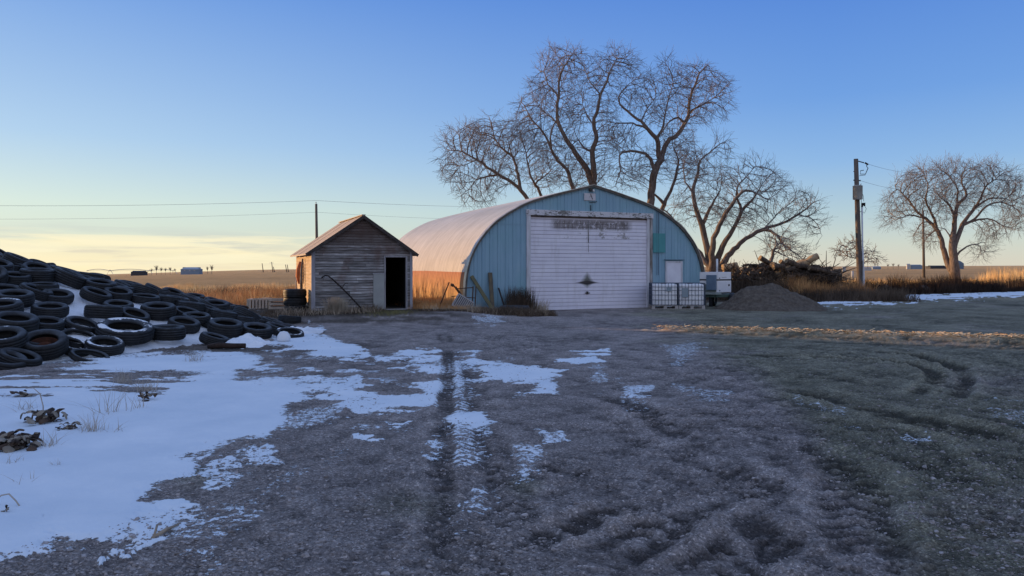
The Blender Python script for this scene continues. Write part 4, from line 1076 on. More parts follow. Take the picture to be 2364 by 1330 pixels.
def tree(label, Y0, limbs, env, natt, seed, group=None, D=.28, tip=.0055, twigs=4.6, zdepth=1.0, trunk_min=.055, dk=.31, jit=.09, droop=0.0, shrink=5, name='bare_tree', grow_on=True, expo=2.35, twl=(.3,.7)):
    rng = np.random.default_rng(seed)
    P = []; par = []; rad = []; PL = []
    for pts, r0, r1 in limbs:
        pts = [at(a, b_, Y0) for a, b_ in pts]; pts = [np.array((p.x, 0.0, p.z)) for p in pts]
        # resample
        c = catmull([(p[0], p[2]) for p in pts], 6); cc = [c[0]]
        for q in c[1:]:
            if math.dist(q, cc[-1]) > D * .8: cc.append(q)
        cc.append(c[-1])
        if P:
            d = [math.hypot(q[0] - cc[0][0], q[1] - cc[0][1]) for q in PL]; j = int(np.argmin(d)); dep = PL[j][2]; link_ = j; start = 1 if d[j] < .6 else 0
        else: dep = 0.0; link_ = -1; start = 0
        slope = rng.uniform(-.55, .55) * zdepth if link_ >= 0 else 0; N = len(cc); acc = 0
        for i in range(start, N):
            st = math.dist(cc[i], cc[i-1]) if i else 0
            dep += slope * st; slope += rng.normal(0, .12) * zdepth; slope = max(-.5, min(.5, slope)); slope -= dep * .02
            t = i / max(1, N - 1); jx, jz = rng.normal(0, .022, 2) * (1 if i > 0 else 0)
            PL.append((cc[i][0], cc[i][1], dep)); kf = (Y0 + dep) / Y0
            P.append(np.array(((cc[i][0] + jx) * kf, dep, CAMH + (cc[i][1] + jz - CAMH) * kf))); par.append(link_); link_ = len(P) - 1
            rad.append(r0 * 1.0 + (r1 * .5 - r0) * t ** .7)
    nl = len(P); base = np.array(P)
    if grow_on:
        att = []
        areas = np.array([e[2] * e[3] for e in env], float); pr = areas / areas.sum()
        for e, cnt in zip(env, (pr * natt).astype(int)):
            c = at(e[0], e[1], Y0); rx, rz = max(10, e[2] - shrink) / F * Y0, max(10, e[3] - shrink) / F * Y0
            v = rng.normal(size=(cnt, 3)); v /= np.linalg.norm(v, axis=1)[:, None]; v *= rng.random((cnt, 1)) ** (1/2.4)
            dnear = np.array([math.hypot(q[0] - c.x, q[1] - c.z) for q in PL]); dep = base[dnear.argsort()[:6], 1].mean()
            dd = dep * .8 + v[:, 1] * (rx + rz) * .5 * zdepth; kf = (Y0 + dd) / Y0
            att.append(np.stack([(c.x + v[:, 0] * rx) * kf, dd, CAMH + (c.z + v[:, 2] * rz - CAMH) * kf], 1))
        P, par = grow(P, par, np.concatenate(att), rng, D, 2.6, dk, 110, -.02 + droop, jit)
        P = np.array(P); par = np.array(par)
        for it in range(3):
            Q = P.copy(); first = {}
            for i in range(len(P)):
                if par[i] >= 0 and par[i] not in first: first[par[i]] = i
            for i in range(nl, len(P)):
                if i in first: Q[i] = P[i] * .4 + .3 * (P[par[i]] + P[first[i]])
            P = Q
    P = list(P); par = list(par)
    ch = [0] * len(P)
    for p in par:
        if p >= 0: ch[p] += 1
    n1 = len(P); cnt = 0
    for i in range(n1):
        if i < 3: continue
        k = 0
        if ch[i] == 0: k = 3
        elif i >= nl and rng.random() < .42 * twigs: k = 1 + (rng.random() < .35)
        elif i < nl and rng.random() < .12 * twigs and P[i][2] > 2.2: k = 1
        d0 = P[i] - P[par[i]]; d0 /= np.linalg.norm(d0) + 1e-9
        for q in range(k):
            d = d0 + rng.normal(0, .42, 3); d /= np.linalg.norm(d); prev = i; L = rng.uniform(*twl); bend = rng.normal(0, .13, 3)
            for s in range(3):
                P.append(P[prev] + d * L / 2.4); par.append(prev); prev = len(P) - 1; d = d + bend + rng.normal(0, .08, 3); d /= np.linalg.norm(d)
                if s == 0 and rng.random() < .5:
                    e = d + rng.normal(0, .6, 3); e /= np.linalg.norm(e); P.append(P[prev] + e * L / 2); par.append(prev)
    P = np.array(P); par = np.array(par); N = len(P); kids = [[] for _ in range(N)]
    for i, p in enumerate(par):
        if p >= 0: kids[p].append(i)
    r = np.zeros(N)
    for i in range(N - 1, -1, -1):
        if not kids[i]: r[i] = tip
        else: r[i] = (sum(r[k] ** expo for k in kids[i])) ** (1 / expo)
        if i < nl: r[i] = max(min(r[i], rad[i] * 1.15), rad[i])
    # note: twigs appended later than their parents, so the sweep above is valid
    dirs = np.zeros((N, 3)); main = np.full(N, -1)
    for i in range(N):
        if kids[i]: main[i] = max(kids[i], key=lambda k: r[k])
    for i in range(N):
        p = par[i]; a = P[p] if p >= 0 else P[i] - np.array([0, 0, .1]); c = P[main[i]] if main[i] >= 0 else P[i] + (P[i] - a)
        d = c - a; dirs[i] = d / (np.linalg.norm(d) + 1e-9)
    idx = np.array([i for i in range(N) if par[i] >= 0]); pp = par[idx]; ismain = main[pp] == idx
    A = P[pp]; B = P[idx]; sd = B - A; sd /= np.linalg.norm(sd, axis=1)[:, None] + 1e-9
    ra = np.where(ismain, r[pp], np.minimum(r[pp], r[idx] * 1.25)); rb = r[idx]; da = np.where(ismain[:, None], dirs[pp], sd); db = dirs[idx]
    root = P[0].copy(); t_ = thing(name, label, 'tree', (root[0], Y0 + root[1], 0), 0, group)
    off = np.array([root[0], root[1], 0])
    A = A - off; B = B - off
    okk = np.zeros(N, bool)
    for i in range(N): okk[i] = (r[i] > trunk_min) and (par[i] < 0 or okk[par[i]])
    thick = okk[idx]
    if (~thick).any():
        a = ~thick; mid = a & (rb > .03); fin = a & (rb <= .03); parts = []
        if mid.any(): parts.append(segs_mesh('', A[mid], B[mid], ra[mid], rb[mid], da[mid], db[mid], 5, None, None))
        if fin.any(): parts.append(segs_mesh('', A[fin], B[fin], ra[fin], rb[fin], da[fin], db[fin], 3, None, None))
        join_mesh('crown', parts, t_, M_TWIG)
    if thick.any():
        join_mesh('trunk', [segs_mesh('', A[thick], B[thick], ra[thick], rb[thick], da[thick], db[thick], 10, None, None)], t_, M_BARK)
    return t_
GT = 'bare cottonwood trees around the arched shed'
tree('wide leaning bare tree left of the ridge, lowest over the pale roof', 49, [
  ([(1330,650),(1310,600),(1275,545),(1240,500),(1215,455),(1190,428),(1155,405),(1120,382),(1085,360),(1050,345)], .34, .06),
  ([(1203,440),(1198,415),(1192,390),(1184,362),(1162,345),(1142,318),(1135,290),(1128,268)], .13, .03),
  ([(1150,405),(1120,408),(1095,420),(1080,445)], .08, .03),
  ([(1275,545),(1262,490),(1245,440),(1228,415),(1220,385),(1214,350)], .22, .05),
  ([(1232,425),(1260,405),(1270,395)], .08, .03),
  ([(1120,382),(1100,370),(1060,385)], .06, .02)],
  [(1080,335,72,58),(1165,325,62,62),(1060,400,48,44),(1215,350,55,60),(1140,400,70,50),(1100,450,52,34),(1045,370,42,36),(1250,400,50,50),(1110,300,36,36)], 7500, 3, GT)
tree('tallest bare twin-stemmed tree rising behind the roof peak', 50, [
  ([(1345,650),(1355,560),(1362,480),(1370,430),(1370,395),(1368,350),(1377,318),(1370,285),(1381,250),(1386,218),(1402,188),(1410,160),(1425,135)], .40, .05),
  ([(1367,425),(1352,388),(1330,355),(1312,328),(1292,292),(1284,255),(1290,220),(1292,180),(1305,150),(1322,125)], .24, .05),
  ([(1366,350),(1345,338),(1334,322),(1322,335)], .09, .04),
  ([(1355,560),(1335,480),(1318,420),(1308,390),(1288,372),(1275,350),(1266,325),(1245,295),(1222,268),(1205,235)], .22, .04),
  ([(1272,345),(1272,310),(1282,280)], .09, .04),
  ([(1370,290),(1352,260),(1345,240)], .07, .03),
  ([(1290,220),(1265,195),(1255,165)], .07, .03),
  ([(1292,290),(1262,262),(1240,245)], .07, .03),
  ([(1386,218),(1362,190),(1352,165)], .06, .03)],
  [(1300,150,66,50),(1270,200,56,50),(1425,148,56,44),(1385,190,50,44),(1245,255,60,58),(1325,250,55,60),(1395,260,34,50),(1215,290,42,48),(1300,340,70,60),(1345,400,70,50),(1455,160,32,34),(1340,130,30,26),(1400,330,40,60)], 11500, 5, GT)
tree('gnarled bare tree with arching limbs behind the right roof slope', 47, [
  ([(1500,650),(1500,560),(1502,470),(1506,430),(1512,395),(1527,365),(1535,335),(1562,312),(1580,288),(1590,260),(1594,225),(1604,195),(1618,165),(1635,150)], .38, .05),
  ([(1524,370),(1520,345),(1516,322),(1500,303),(1480,280),(1455,262),(1432,242),(1428,226),(1440,205),(1462,185)], .18, .04),
  ([(1502,303),(1472,287),(1440,284),(1412,283),(1395,280)], .09, .035),
  ([(1512,400),(1502,368),(1482,352),(1445,350),(1428,362),(1432,395),(1420,430)], .14, .035),
  ([(1502,560),(1530,480),(1548,440),(1560,405),(1565,370),(1555,340)], .20, .06),
  ([(1534,470),(1515,452),(1500,438)], .13, .06),
  ([(1580,288),(1562,272),(1542,285),(1528,310)], .10, .05),
  ([(1590,260),(1625,240),(1650,225)], .08, .03),
  ([(1516,322),(1530,295),(1535,262),(1545,225),(1555,190)], .10, .03),
  ([(1480,280),(1495,250),(1512,225)], .06,.03)],
  [(1455,225,46,42),(1490,190,34,34),(1560,200,56,46),(1610,180,56,44),(1650,205,44,48),(1600,250,60,46),(1665,245,30,34),(1510,250,50,46),(1440,320,44,46),(1450,400,48,44),(1560,330,50,60),(1580,390,50,50),(1500,380,50,50),(1540,150,28,26),(1400,285,20,24)], 11000, 8, GT)
tree('many-stemmed bare tree spreading over the generator, right of the shed', 42, [
  ([(1645,655),(1640,620),(1632,575),(1622,525),(1607,482),(1600,440),(1610,400),(1616,372),(1650,342),(1680,322)], .26, .04),
  ([(1621,520),(1640,482),(1652,460),(1663,440)], .13, .07),
  ([(1643,640),(1646,560),(1664,512),(1690,472),(1706,450),(1722,440),(1750,448),(1772,462)], .22, .05),
  ([(1646,640),(1668,570),(1692,532),(1712,488),(1740,458),(1752,440)], .24, .06),
  ([(1650,640),(1682,590),(1722,552),(1762,530),(1802,516),(1842,496),(1872,472),(1892,462)], .24, .03),
  ([(1766,528),(1792,542),(1816,570),(1842,590),(1858,602)], .10, .025),
  ([(1640,620),(1604,568),(1580,532),(1548,498),(1528,482)], .16, .06),
  ([(1842,496),(1870,502),(1888,520),(1898,545)], .05, .02),
  ([(1712,488),(1700,440),(1722,410),(1745,385)], .09, .03),
  ([(1600,440),(1580,415),(1578,380)], .07, .03),
  ([(1762,530),(1790,500),(1812,480)], .06, .02)],
  [(1600,370,46,44),(1665,340,34,32),(1640,410,44,44),(1700,420,50,44),(1750,395,52,36),(1775,430,52,44),(1850,470,48,38),(1815,490,42,36),(1880,515,30,38),(1800,560,48,42),(1700,490,58,48),(1590,470,44,50),(1740,490,50,44),(1850,590,30,28),(1640,480,50,50)], 10000, 12, GT)
tree('lone rounded bare tree on the right, standing in tall dry weeds', 62, [
  ([(2206,668),(2204,652),(2203,613),(2201,587),(2198,560),(2202,535),(2205,508),(2210,476),(2231,450),(2222,426),(2218,403)], .48, .06),
  ([(2203,628),(2194,620),(2182,592),(2171,547),(2160,526),(2137,505),(2118,489),(2100,466),(2084,447),(2066,434)], .30, .05),
  ([(2163,530),(2158,508),(2147,487),(2137,458),(2142,429),(2132,403)], .15, .04),
  ([(2137,505),(2125,500),(2105,497),(2079,502),(2055,500)], .09, .03),
  ([(2150,515),(2131,513),(2116,531),(2109,545)], .08, .03),
  ([(2162,530),(2150,538),(2132,545)], .08, .03),
  ([(2204,515),(2200,490),(2189,471),(2171,455),(2158,442)], .15, .04),
  ([(2209,480),(2211,455),(2210,434),(2192,408)], .12, .04),
  ([(2200,575),(2210,550),(2226,513),(2247,484),(2263,460),(2276,429),(2300,413)], .26, .05),
  ([(2250,482),(2279,460),(2310,458),(2336,464)], .12, .03),
  ([(2222,520),(2250,505),(2279,475),(2312,467),(2342,480),(2356,495)], .14, .03),
  ([(2232,515),(2260,506),(2289,508),(2316,521),(2340,530)], .12, .03),
  ([(2203,605),(2210,589),(2224,574),(2247,564),(2263,568),(2266,587)], .12, .03),
  ([(2198,558),(2190,540),(2180,528),(2165,525)], .09, .04),
  ([(2226,513),(2214,540),(2206,570)], .12, .08)],
  [(2100,430,46,38),(2130,400,34,30),(2075,470,42,40),(2120,470,44,36),(2180,420,40,34),(2215,400,42,34),(2250,400,34,32),(2290,405,44,36),(2330,420,32,36),(2320,460,44,36),(2260,450,50,44),(2340,510,36,34),(2290,530,44,28),(2265,575,30,26),(2140,540,40,34),(2190,470,50,44),(2060,505,32,24),(2340,450,36,40),(2345,490,34,40),(2170,400,40,34),(2185,440,46,40)], 10500, 15, D=.34, twl=(.4,.9), shrink=3)
tree('small low bare tree directly behind the wooden utility pole', 75, [
  ([(1986,640),(1984,610),(1975,597),(1958,592),(1945,582)], .11, .03), ([(1982,605),(1990,580),(2000,565)], .06, .02), ([(1984,612),(2005,600),(2020,590)], .06, .02), ([(1960,592),(1952,575),(1958,560)], .05, .02)],
  [(1950,580,34,24),(1965,562,26,18),(2000,590,34,24),(2020,598,24,16)], 700, 21, D=.35, tip=.012, twigs=1.0, trunk_min=.05, name='small_tree')
tree('broken dead trunk with thin branches sticking up from the log pile', 41, [
  ([(1780,660),(1780,610),(1784,588),(1788,575)], .20, .12), ([(1786,580),(1800,560),(1815,575),(1822,590)], .05, .02), ([(1784,585),(1772,560),(1775,545)], .04, .02), ([(1786,578),(1830,600),(1850,612)], .045, .02)],
  [(1790,555,30,20),(1820,580,26,22)], 260, 24, tip=.010, twigs=1.0, name='dead_tree')

# ------------------------------------------------------------------ log pile
M_LOG = bark('log_bark', (.040,.030,.025), (.13,.095,.07)); M_CUT = simple('cut_wood', (.30,.22,.13), (.16,.11,.07), 14, .8)
M_PALE = bark('pale_log', (.42,.30,.18), (.26,.18,.11))
def log(a, c, r0, r1, label, group='cut logs heaped behind the dirt heap', kink=.08, cutdark=False, seed=0):
    rr = random.Random(seed); a = Vector(a); c = Vector(c); n = 7; pts = []; rs = []
    for i in range(n):
        t = i / (n - 1); p = a.lerp(c, t) + Vector((rr.uniform(-1,1), rr.uniform(-1,1), rr.uniform(-1,1))) * kink * math.sin(t * PI); pts.append(p); rs.append((r0 + (r1 - r0) * t) * rr.uniform(.9, 1.1))
    b = MB(); b.tube(pts, rs, 12, 0, False); k = len(b.v); v = b.v[:]
    b.f.append(tuple(reversed(range(12)))); b.f.append(tuple(range(k - 12, k))); b.mi += [1, 1]
    o = b.build('log', [M_PALE if group is None and r0 > .12 else M_LOG, M_CUT if not cutdark else M_IRON], None, False)
    for pgi in range(len(o.data.polygons) - 2): o.data.polygons[pgi].use_smooth = True
    return tag(o, label, 'log', group)
LP = random.Random(33)
log(at(1806,632,39), at(1888,591,38.6), .24, .17, 'pale thick broken log jutting up right from the pile top', None, .10, True, 2)
log(at(1790,634,38.5), at(1852,606,38.8), .15, .10, 'split pale log under the jutting one', None, .08, False, 3)
log(at(1668,620,40), at(1702,614,40), .22, .20, 'sawn yellow-ended log at the left end of the pile', None, .02, False, 4)
log(at(1868,618,38), at(1941,636,38.5), .12, .10, 'dark straight log pointing right at the pile end', None, .03, False, 5)
log(at(1835,640,38.5), at(1860,590,38.8), .05, .025, 'thin upright forked branch rising beside the jutting log', None, .1, False, 6)
WORD = ['near', 'middle', 'far']
li = 0
rows = [(.35, 1668, 1940, 13), (.75, 1680, 1930, 14), (1.10, 1690, 1915, 13), (1.40, 1700, 1925, 12), (1.62, 1735, 1885, 8)]
for ri, (zz, p0, p1, cnt) in enumerate(rows):
    for k in range(cnt):
        px = p0 + (p1 - p0) * (k + .5) / cnt + LP.uniform(-5, 5); Y = 39.3 + LP.uniform(-1.0, 1.2); x = (px - CX) / F * Y; r = LP.uniform(.06, .17)
        an = LP.gauss(0, .45); L = LP.uniform(.9, 2.1); tl = LP.gauss(0, .22)
        d = Vector((math.cos(an), math.sin(an), tl)) * L / 2; c = Vector((x, Y, zz + LP.uniform(-.06, .08)))
        if c.z - r - abs(d.z) < 0: c.z = r + abs(d.z)
        log(c - d, c + d, r, r * LP.uniform(.65, .95), 'dark heaped log, %s in the %s layer of the pile' % (ORD[k], ['bottom', 'second', 'third', 'fourth', 'top'][ri]), kink=.14, seed=100 + li); li += 1
def brush_pile():
    rr = random.Random(88); b = MB()
    for k in range(1500):
        px = rr.uniform(1672, 1935); Y = rr.uniform(38.0, 40.6); x = (px - CX)/F*Y; z = rr.uniform(.05, 1.5)
        a = rr.uniform(0, 2*PI); L = rr.uniform(.3, 1.2); d = Vector((math.cos(a), math.sin(a)*.7, rr.uniform(-.5, .9))).normalized()
        p = Vector((x, Y, z)); q = p + d*L*.5 + Vector((0,0,rr.uniform(-.1,.1))); e = q + (d + Vector((rr.uniform(-.4,.4), 0, rr.uniform(-.4,.4))))*L*.5
        r_ = rr.uniform(.008, .035); b.tube([p, q, e], [r_, r_*.8, r_*.4], 4, 0, False)
    tag(b.build('brush_pile', M_LOG, None, True), 'dark tangle of broken branches packed between the heaped logs', 'brush pile')
brush_pile()
# ------------------------------------------------------------------ blades and stems
def blades(name, pts, h, lean, wid, m, seed, segs=3, curl=.4, kind='stuff', label=None, cat=None, per=1, spread=.05, parent=None, heading=None):
    rng = np.random.default_rng(seed); P0 = np.repeat(np.asarray(pts, float), per, 0); n = len(P0)
    P0[:, :2] += rng.normal(0, spread, (n, 2))
    H = rng.uniform(h[0], h[1], n); az = rng.uniform(0, 2*PI, n) if heading is None else rng.normal(heading, .6, n); ln = np.abs(rng.normal(0, lean, n))
    if n > 4000: H = H * np.clip(.85 + 1.5 * fbm(P0[:, 0] * .45, P0[:, 1] * .45, 3, seed), .3, 1.5)
    dirh = np.stack([np.cos(az), np.sin(az), 0*az], 1); fa = rng.uniform(0, 2*PI, n); wv = np.stack([np.cos(fa), np.sin(fa), 0*fa], 1) * wid
    V = np.zeros((n, (segs + 1) * 2, 3)); 
    for s in range(segs + 1):
        t = s / segs; c = P0 + np.stack([0*H, 0*H, H * (t - .12 * t * t * ln)], 1) + dirh * (H * ln * (t * .5 + curl * t * t))[:, None]
        ww = wv * (1 - t * .85); V[:, 2*s] = c - ww; V[:, 2*s+1] = c + ww
    base = (np.arange(n) * (segs + 1) * 2)[:, None]; Fs = []
    for s in range(segs): Fs.append(np.concatenate([base + 2*s, base + 2*s+1, base + 2*s+3, base + 2*s+2], 1))
    o = mesh_np(name, V.reshape(-1, 3), np.concatenate(Fs), parent, m)
    if kind: o['kind'] = kind
    if label: tag(o, label, cat)
    return o
M_GOLD = simple('golden_grass', (.72,.44,.18), (.90,.66,.34), .6, .9, spec=.1); M_RUSSET = simple('russet_weeds', (.42,.20,.08), (.62,.36,.16), .8, .9, spec=.1)
M_DRY = simple('dry_weeds', (.30,.23,.17), (.50,.42,.32), .8, .9, spec=.1); M_VERGE = simple('verge_weeds', (.022,.016,.014), (.06,.042,.032), .9, .95, spec=.05); M_STEM = simple('dark_stems', (.10,.075,.06), (.26,.19,.13), .9, .9, spec=.1); M_DARKW = simple('dark_weeds', (.06,.045,.035), (.15,.11,.08), .7, .9, spec=.1)
def scatter(n, x0, x1, y0, y1, seed, cond=None, zoff=0):
    rng = np.random.default_rng(seed); x = rng.uniform(x0, x1, n); y = rng.uniform(y0, y1, n); k = np.ones(n, bool)
    if cond is not None: k = cond(x, y)
    x, y = x[k], y[k]; return np.stack([x, y, zg(x, y) + zoff], 1)
def out_hang(x, y, mg=.15):
    dx, dy = x - H0.x, y - H0.y; u = dx*UC + dy*US; v = -dx*US + dy*UC
    a = (np.abs(u) > 5.3 + mg) | (v < -mg) | (v > 13.3)
    dx, dy = x - C0.x, y - C0.y; u = dx*UC + dy*US; v = -dx*US + dy*UC
    return a & ((np.abs(u) > 1.62 + mg*.3) | (v < -mg*.3) | (v > 4.2))
def inband(x, y): return out_hang(x, y)
# left: golden and russet growth beyond the pile and the crates
blades('grass', scatter(30000, -34, -5.0, 27.0, 58, 1, lambda x, y: out_hang(x, y, .6) & (fbm(x*.35, y*.35, 3, 7) > -.1) & (y > 26.5 + (x < -14) * 3)), (.14, .42), .5, .014, M_GOLD, 2, per=3, spread=.12, label='golden dry grass beyond the pile', cat='grass')
blades('weeds', scatter(4200, -17, -5.5, 26, 36, 3, lambda x, y: out_hang(x, y, .4) & (fbm(x*.5, y*.5, 3, 17) > -.02)), (.2, .55), .45, .012, M_RUSSET, 4, per=5, spread=.14, label='russet dry weeds around the crates', cat='weeds')
blades('scrub', scatter(2600, -26, -12, 34, 44, 5, lambda x, y: fbm(x*.4, y*.4, 3, 27) > 0), (.2, .5), .6, .014, M_DARKW, 6, per=4, spread=.2, label='dark low scrub in front of the golden field', cat='scrub')
# right verge
def vcond(lo, hi): return lambda x, y: ((y - VE(x)) > lo) & ((y - VE(x)) < hi)
def VE(x): return np.where(x < 14.4, 34.2, np.where(x < 19, 34.6 + (x-14.4)*1.35, 40.8 + (x-19)*.52)) 
blades('weeds', scatter(30000, 11.5, 48, 34, 60, 11, lambda x, y: vcond(.35, 4.0)(x, y)), (.35, .90), .5, .016, M_VERGE, 12, per=7, spread=.16, label='dark dense weeds along the snowy verge', cat='weeds')
blades('weeds', scatter(3000, 15, 52, 38, 66, 13, lambda x, y: vcond(1.6, 7)(x, y) & (fbm(x*.5, y*.5, 3, 37) > -.12)), (.5, 1.05), .14, .009, M_STEM, 14, per=4, spread=.2, label='tall dry stalks behind the dark verge', cat='weeds')
blades('grass', scatter(16000, 16, 75, 42, 80, 15, lambda x, y: vcond(4, 30)(x, y)), (.2, .48), .5, .016, M_GOLD, 16, per=3, spread=.2, label='golden grass between verge and far field', cat='grass')
blades('tall_grass', scatter(1500, 40, 50, 58, 66, 17), (.5, 1.25), .22, .016, M_GOLD, 18, per=3, spread=.3, label='tallest golden grass clump, far right of the lone tree', cat='grass')
# reddish brush before the log pile
blades('brush', scatter(900, 13.9, 17.6, 36.0, 38.2, 19), (.4, 1.0), .6, .011, M_RUSSET, 20, per=5, spread=.12, kind=None, label='reddish-brown brush thicket in front of the log pile', cat='bush')
blades('weeds', scatter(1400, 11, 19, 34.5, 37.5, 23), (.2, .55), .6, .014, M_DARKW, 24, per=6, spread=.12, label='dark undergrowth at the foot of the brush', cat='weeds')
# behind the generator
blades('undergrowth', scatter(1600, 9.6, 17.5, 36, 39.5, 25, lambda x, y: out_hang(x, y)), (.3, 1.0), .6, .012, M_DARKW, 26, per=6, spread=.2, label='dark tangled undergrowth below the logs', cat='undergrowth')
# strip between shed and arch and before both
blades('weeds', scatter(1500, -4.2, -1.6, 24.5, 30, 27, lambda x, y: out_hang(x, y, .05)), (.06, .22), .6, .010, M_RUSSET, 28, per=6, spread=.1, label='low rusty weeds between shed and arched roof', cat='weeds')
blades('stalks', scatter(150, -5.2, -2.0, 28, 33, 29, lambda x, y: out_hang(x, y, .1)), (.5, 1.35), .18, .010, M_RUSSET, 30, per=3, spread=.12, label='tall thin stalks against the sunlit ribbed roof', cat='weeds')
def dead_strip(x, y): return out_hang(x, y, .02) & (y > 22.3 + .25*(x+6)) & ~((x > -3.9) & (x < -1.6) & (y > 24.2)) & (fbm(x*.8, y*1.2, 3, 47) > -.16)
blades('dead_grass', scatter(9000, -7.6, 1.4, 21.7, 27, 31, dead_strip), (.07, .24), .9, .007, M_DARKW, 32, per=6, spread=.08, label='matted dead grass before the shed and blue wall', cat='grass')
blades('dead_grass', scatter(1500, -7.2, 1.2, 21.9, 26.5, 33, dead_strip), (.08, .26), .9, .006, M_DRY, 34, per=6, spread=.08, label='pale dead grass tufts before the shed and blue wall', cat='grass')
# plants along the blue wall
wp = []
rg = np.random.default_rng(9)
for k in range(150):
    u = rg.uniform(-3.7, -2.8); v = rg.uniform(-.75, -.15); p = hal(u, v, 0); wp.append((p.x, p.y, float(zg(p.x, p.y))))
blades('weeds', wp, (.3, .95), .22, .010, M_DARKW, 36, per=6, spread=.07, label='dark tall weeds against the blue wall left of the door', cat='weeds')
wp = [(hal(-2.75 + .5*rg.random(), -.35 - .3*rg.random(), 0)) for k in range(30)]
blades('weeds', [(p.x, p.y, 0) for p in wp], (.15, .5), .5, .010, M_DRY, 37, per=5, spread=.1, label='small dry weeds at the left door corner', cat='weeds')
# pale bush in front of the shed
bx, by = (778 - CX) / F * 22.9, 22.9
blades('bush', [(bx, by, .12)] * 1, (.28, .62), .62, .006, simple('pale_bush', (.30,.25,.19), (.42,.36,.28), 2, .9), 41, per=1500, spread=.12, kind=None, label='pale wispy dry bush in front of the grey shed wall', cat='bush', curl=.2)
bx2 = (905 - CX) / F * 22.8
blades('grass_tuft', [(bx2, 22.8, .14)] * 1, (.08, .2), 1.2, .006, simple('olive_grass', (.16,.15,.06), (.24,.22,.10), 2, .9), 42, per=700, spread=.35, kind=None, label='low olive grass tuft below the shed doorway', cat='grass tuft')
# weeds poking out of the snow
M_STALK = simple('frosty_stalk', (.30,.25,.20), (.50,.46,.42), 6, .9)
for (px, py, s, n, lab) in ((250,955,.42,26,'sparse tall dried weed poking through snow, below the grassy patch'),(215,1000,.22,60,'bushy small dried weed in mid snow field'),(115,1035,.2,30,'little frosted weed below the leaf clump'),
        (55,950,.2,22,'thin weed at the left edge behind the dark leaf clump'),(335,905,.26,70,'matted pale tussock in the snow, rightmost of the grassy bits'),(285,885,.24,80,'brown grass tussock just in front of the tyres'),
        (30,1075,.13,14,'tiny curled weed near the left frame edge'),(130,1080,.12,12,'tiny twiggy weed in open snow'),(55,1120,.14,8,'small two-pronged weed low in the snow'),(262,1000,.16,10,'single thin stalk right of the bushy weed'),(320,945,.2,12,'slim stalk beside the matted tussock'),(445,835,.25,40,'dry grass fringe at the foot of the tyres')):
    x, y = gp(px, py); rr = np.random.default_rng(px)
    r = blades('dried_weed', [(x, y, 0)], (s*.4, s), .9, .0035, M_STALK, px, per=n, spread=s*.25, kind=None, label=lab, cat='weed', curl=.5)
# curled dead leaf clumps
def leaf_clump(px, py, s, n, label, seed, mats):
    x, y = gp(px, py); rr = random.Random(seed); b = MB()
    for k in range(n):
        a = rr.uniform(0, 2*PI); L = s * rr.uniform(.25, .62); w_ = s * rr.uniform(.08, .20); p = Vector((rr.gauss(0,.30)*s, rr.gauss(0,.22)*s, rr.uniform(0, .42)*s)); d = Vector((math.cos(a), math.sin(a)*.8, rr.uniform(.0, 1.3))).normalized(); side = d.cross(Vector((rr.uniform(-.6,.6), rr.uniform(-.5,.5), 1))).normalized()
        vs = []; N = 7; q = p.copy(); dd = d.copy(); bend = Vector((rr.uniform(-.4,.4), rr.uniform(-.4,.4), rr.uniform(-2.6, -.6)))
        for i in range(N):
            t = i/(N-1); ww = w_ * (math.sin(t*PI*.9+.2)**.7); nn = dd.cross(side) * w_ * .45
            vs += [q - side*ww + nn, q.copy(), q + side*ww + nn]; q = q + dd*L/N; dd = (dd + bend/N*2.4).normalized()
            if q.z < .01: q.z = .01
        fs = []
        for i in range(N-1): fs += [(3*i,3*i+1,3*i+4,3*i+3), (3*i+1,3*i+2,3*i+5,3*i+4)]
        b.add([Vector((x, y, .02)) + v for v in vs], fs, rr.choice([0, 0, 1, 1, 2]))
    return tag(b.build('leaf_clump', mats, None, True), label, 'dead leaves')
ML = [simple('leaf_brown', (.10,.065,.045), (.05,.032,.025), 9, .8), simple('leaf_pale', (.28,.25,.21), (.18,.15,.12), 9, .8), simple('leaf_dark', (.025,.018,.015), (.05,.035,.03), 9, .8)]
leaf_clump(30, 1040, .30, 90, 'large dark crumpled clump of dead leaves at the left frame edge', 1, ML)
leaf_clump(104, 978, .26, 60, 'pale curled dead leaves with a bent stalk, upper left snow', 2, ML)
leaf_clump(160, 996, .14, 30, 'small dark leaf scrap right of the pale curled leaves', 3, ML)
leaf_clump(50, 918, .2, 16, 'dark flat leaf scraps above the pale curled leaves', 4, ML)
leaf_clump(8, 1190, .10, 8, 'tiny dark leaf in the snow at the lower left', 5, ML)
leaf_clump(345, 925, .22, 16, 'reddish leaf scraps around the matted tussock', 6, ML)
b = MB(); x, y = gp(104, 978); b.tube([(x-.02,y,.05),(x-.02,y,.18),(x-.07,y+.03,.30),(x-.14,y+.03,.36),(x-.20,y,.36)], [.006,.006,.005,.004,.003], 5)
tag(b.build('bent_stalk', M_STALK, None, True), 'bent thin stalk arching over the pale curled leaves', 'stalk')
b = MB(); x, y = gp(10, 1175); b.tube([(x-.1,y,.02),(x-.02,y,.09),(x+.03,y,.10),(x+.09,y-.02,.06),(x+.14,y-.03,.0)], .005, 5)
tag(b.build('bent_stalk', M_STALK, None, True), 'hooped thin stalk in the snow at the lower left edge', 'stalk')
b = MB(); a = gp(352, 1252); c = gp(412, 1222); b.tube([(a[0],a[1],.02),((a[0]+c[0])/2,(a[1]+c[1])/2,.035),(c[0],c[1],.03)], [.014,.011,.006], 6); b.tube([(a[0],a[1]+.02,.03),(a[0]-.03,a[1]+.12,.06)], .007, 5)
tag(b.build('stick', simple('stick_tan', (.34,.27,.20), (.22,.17,.13), 9), None, True), 'pale forked stick lying across the snow streak, lower left', 'stick')
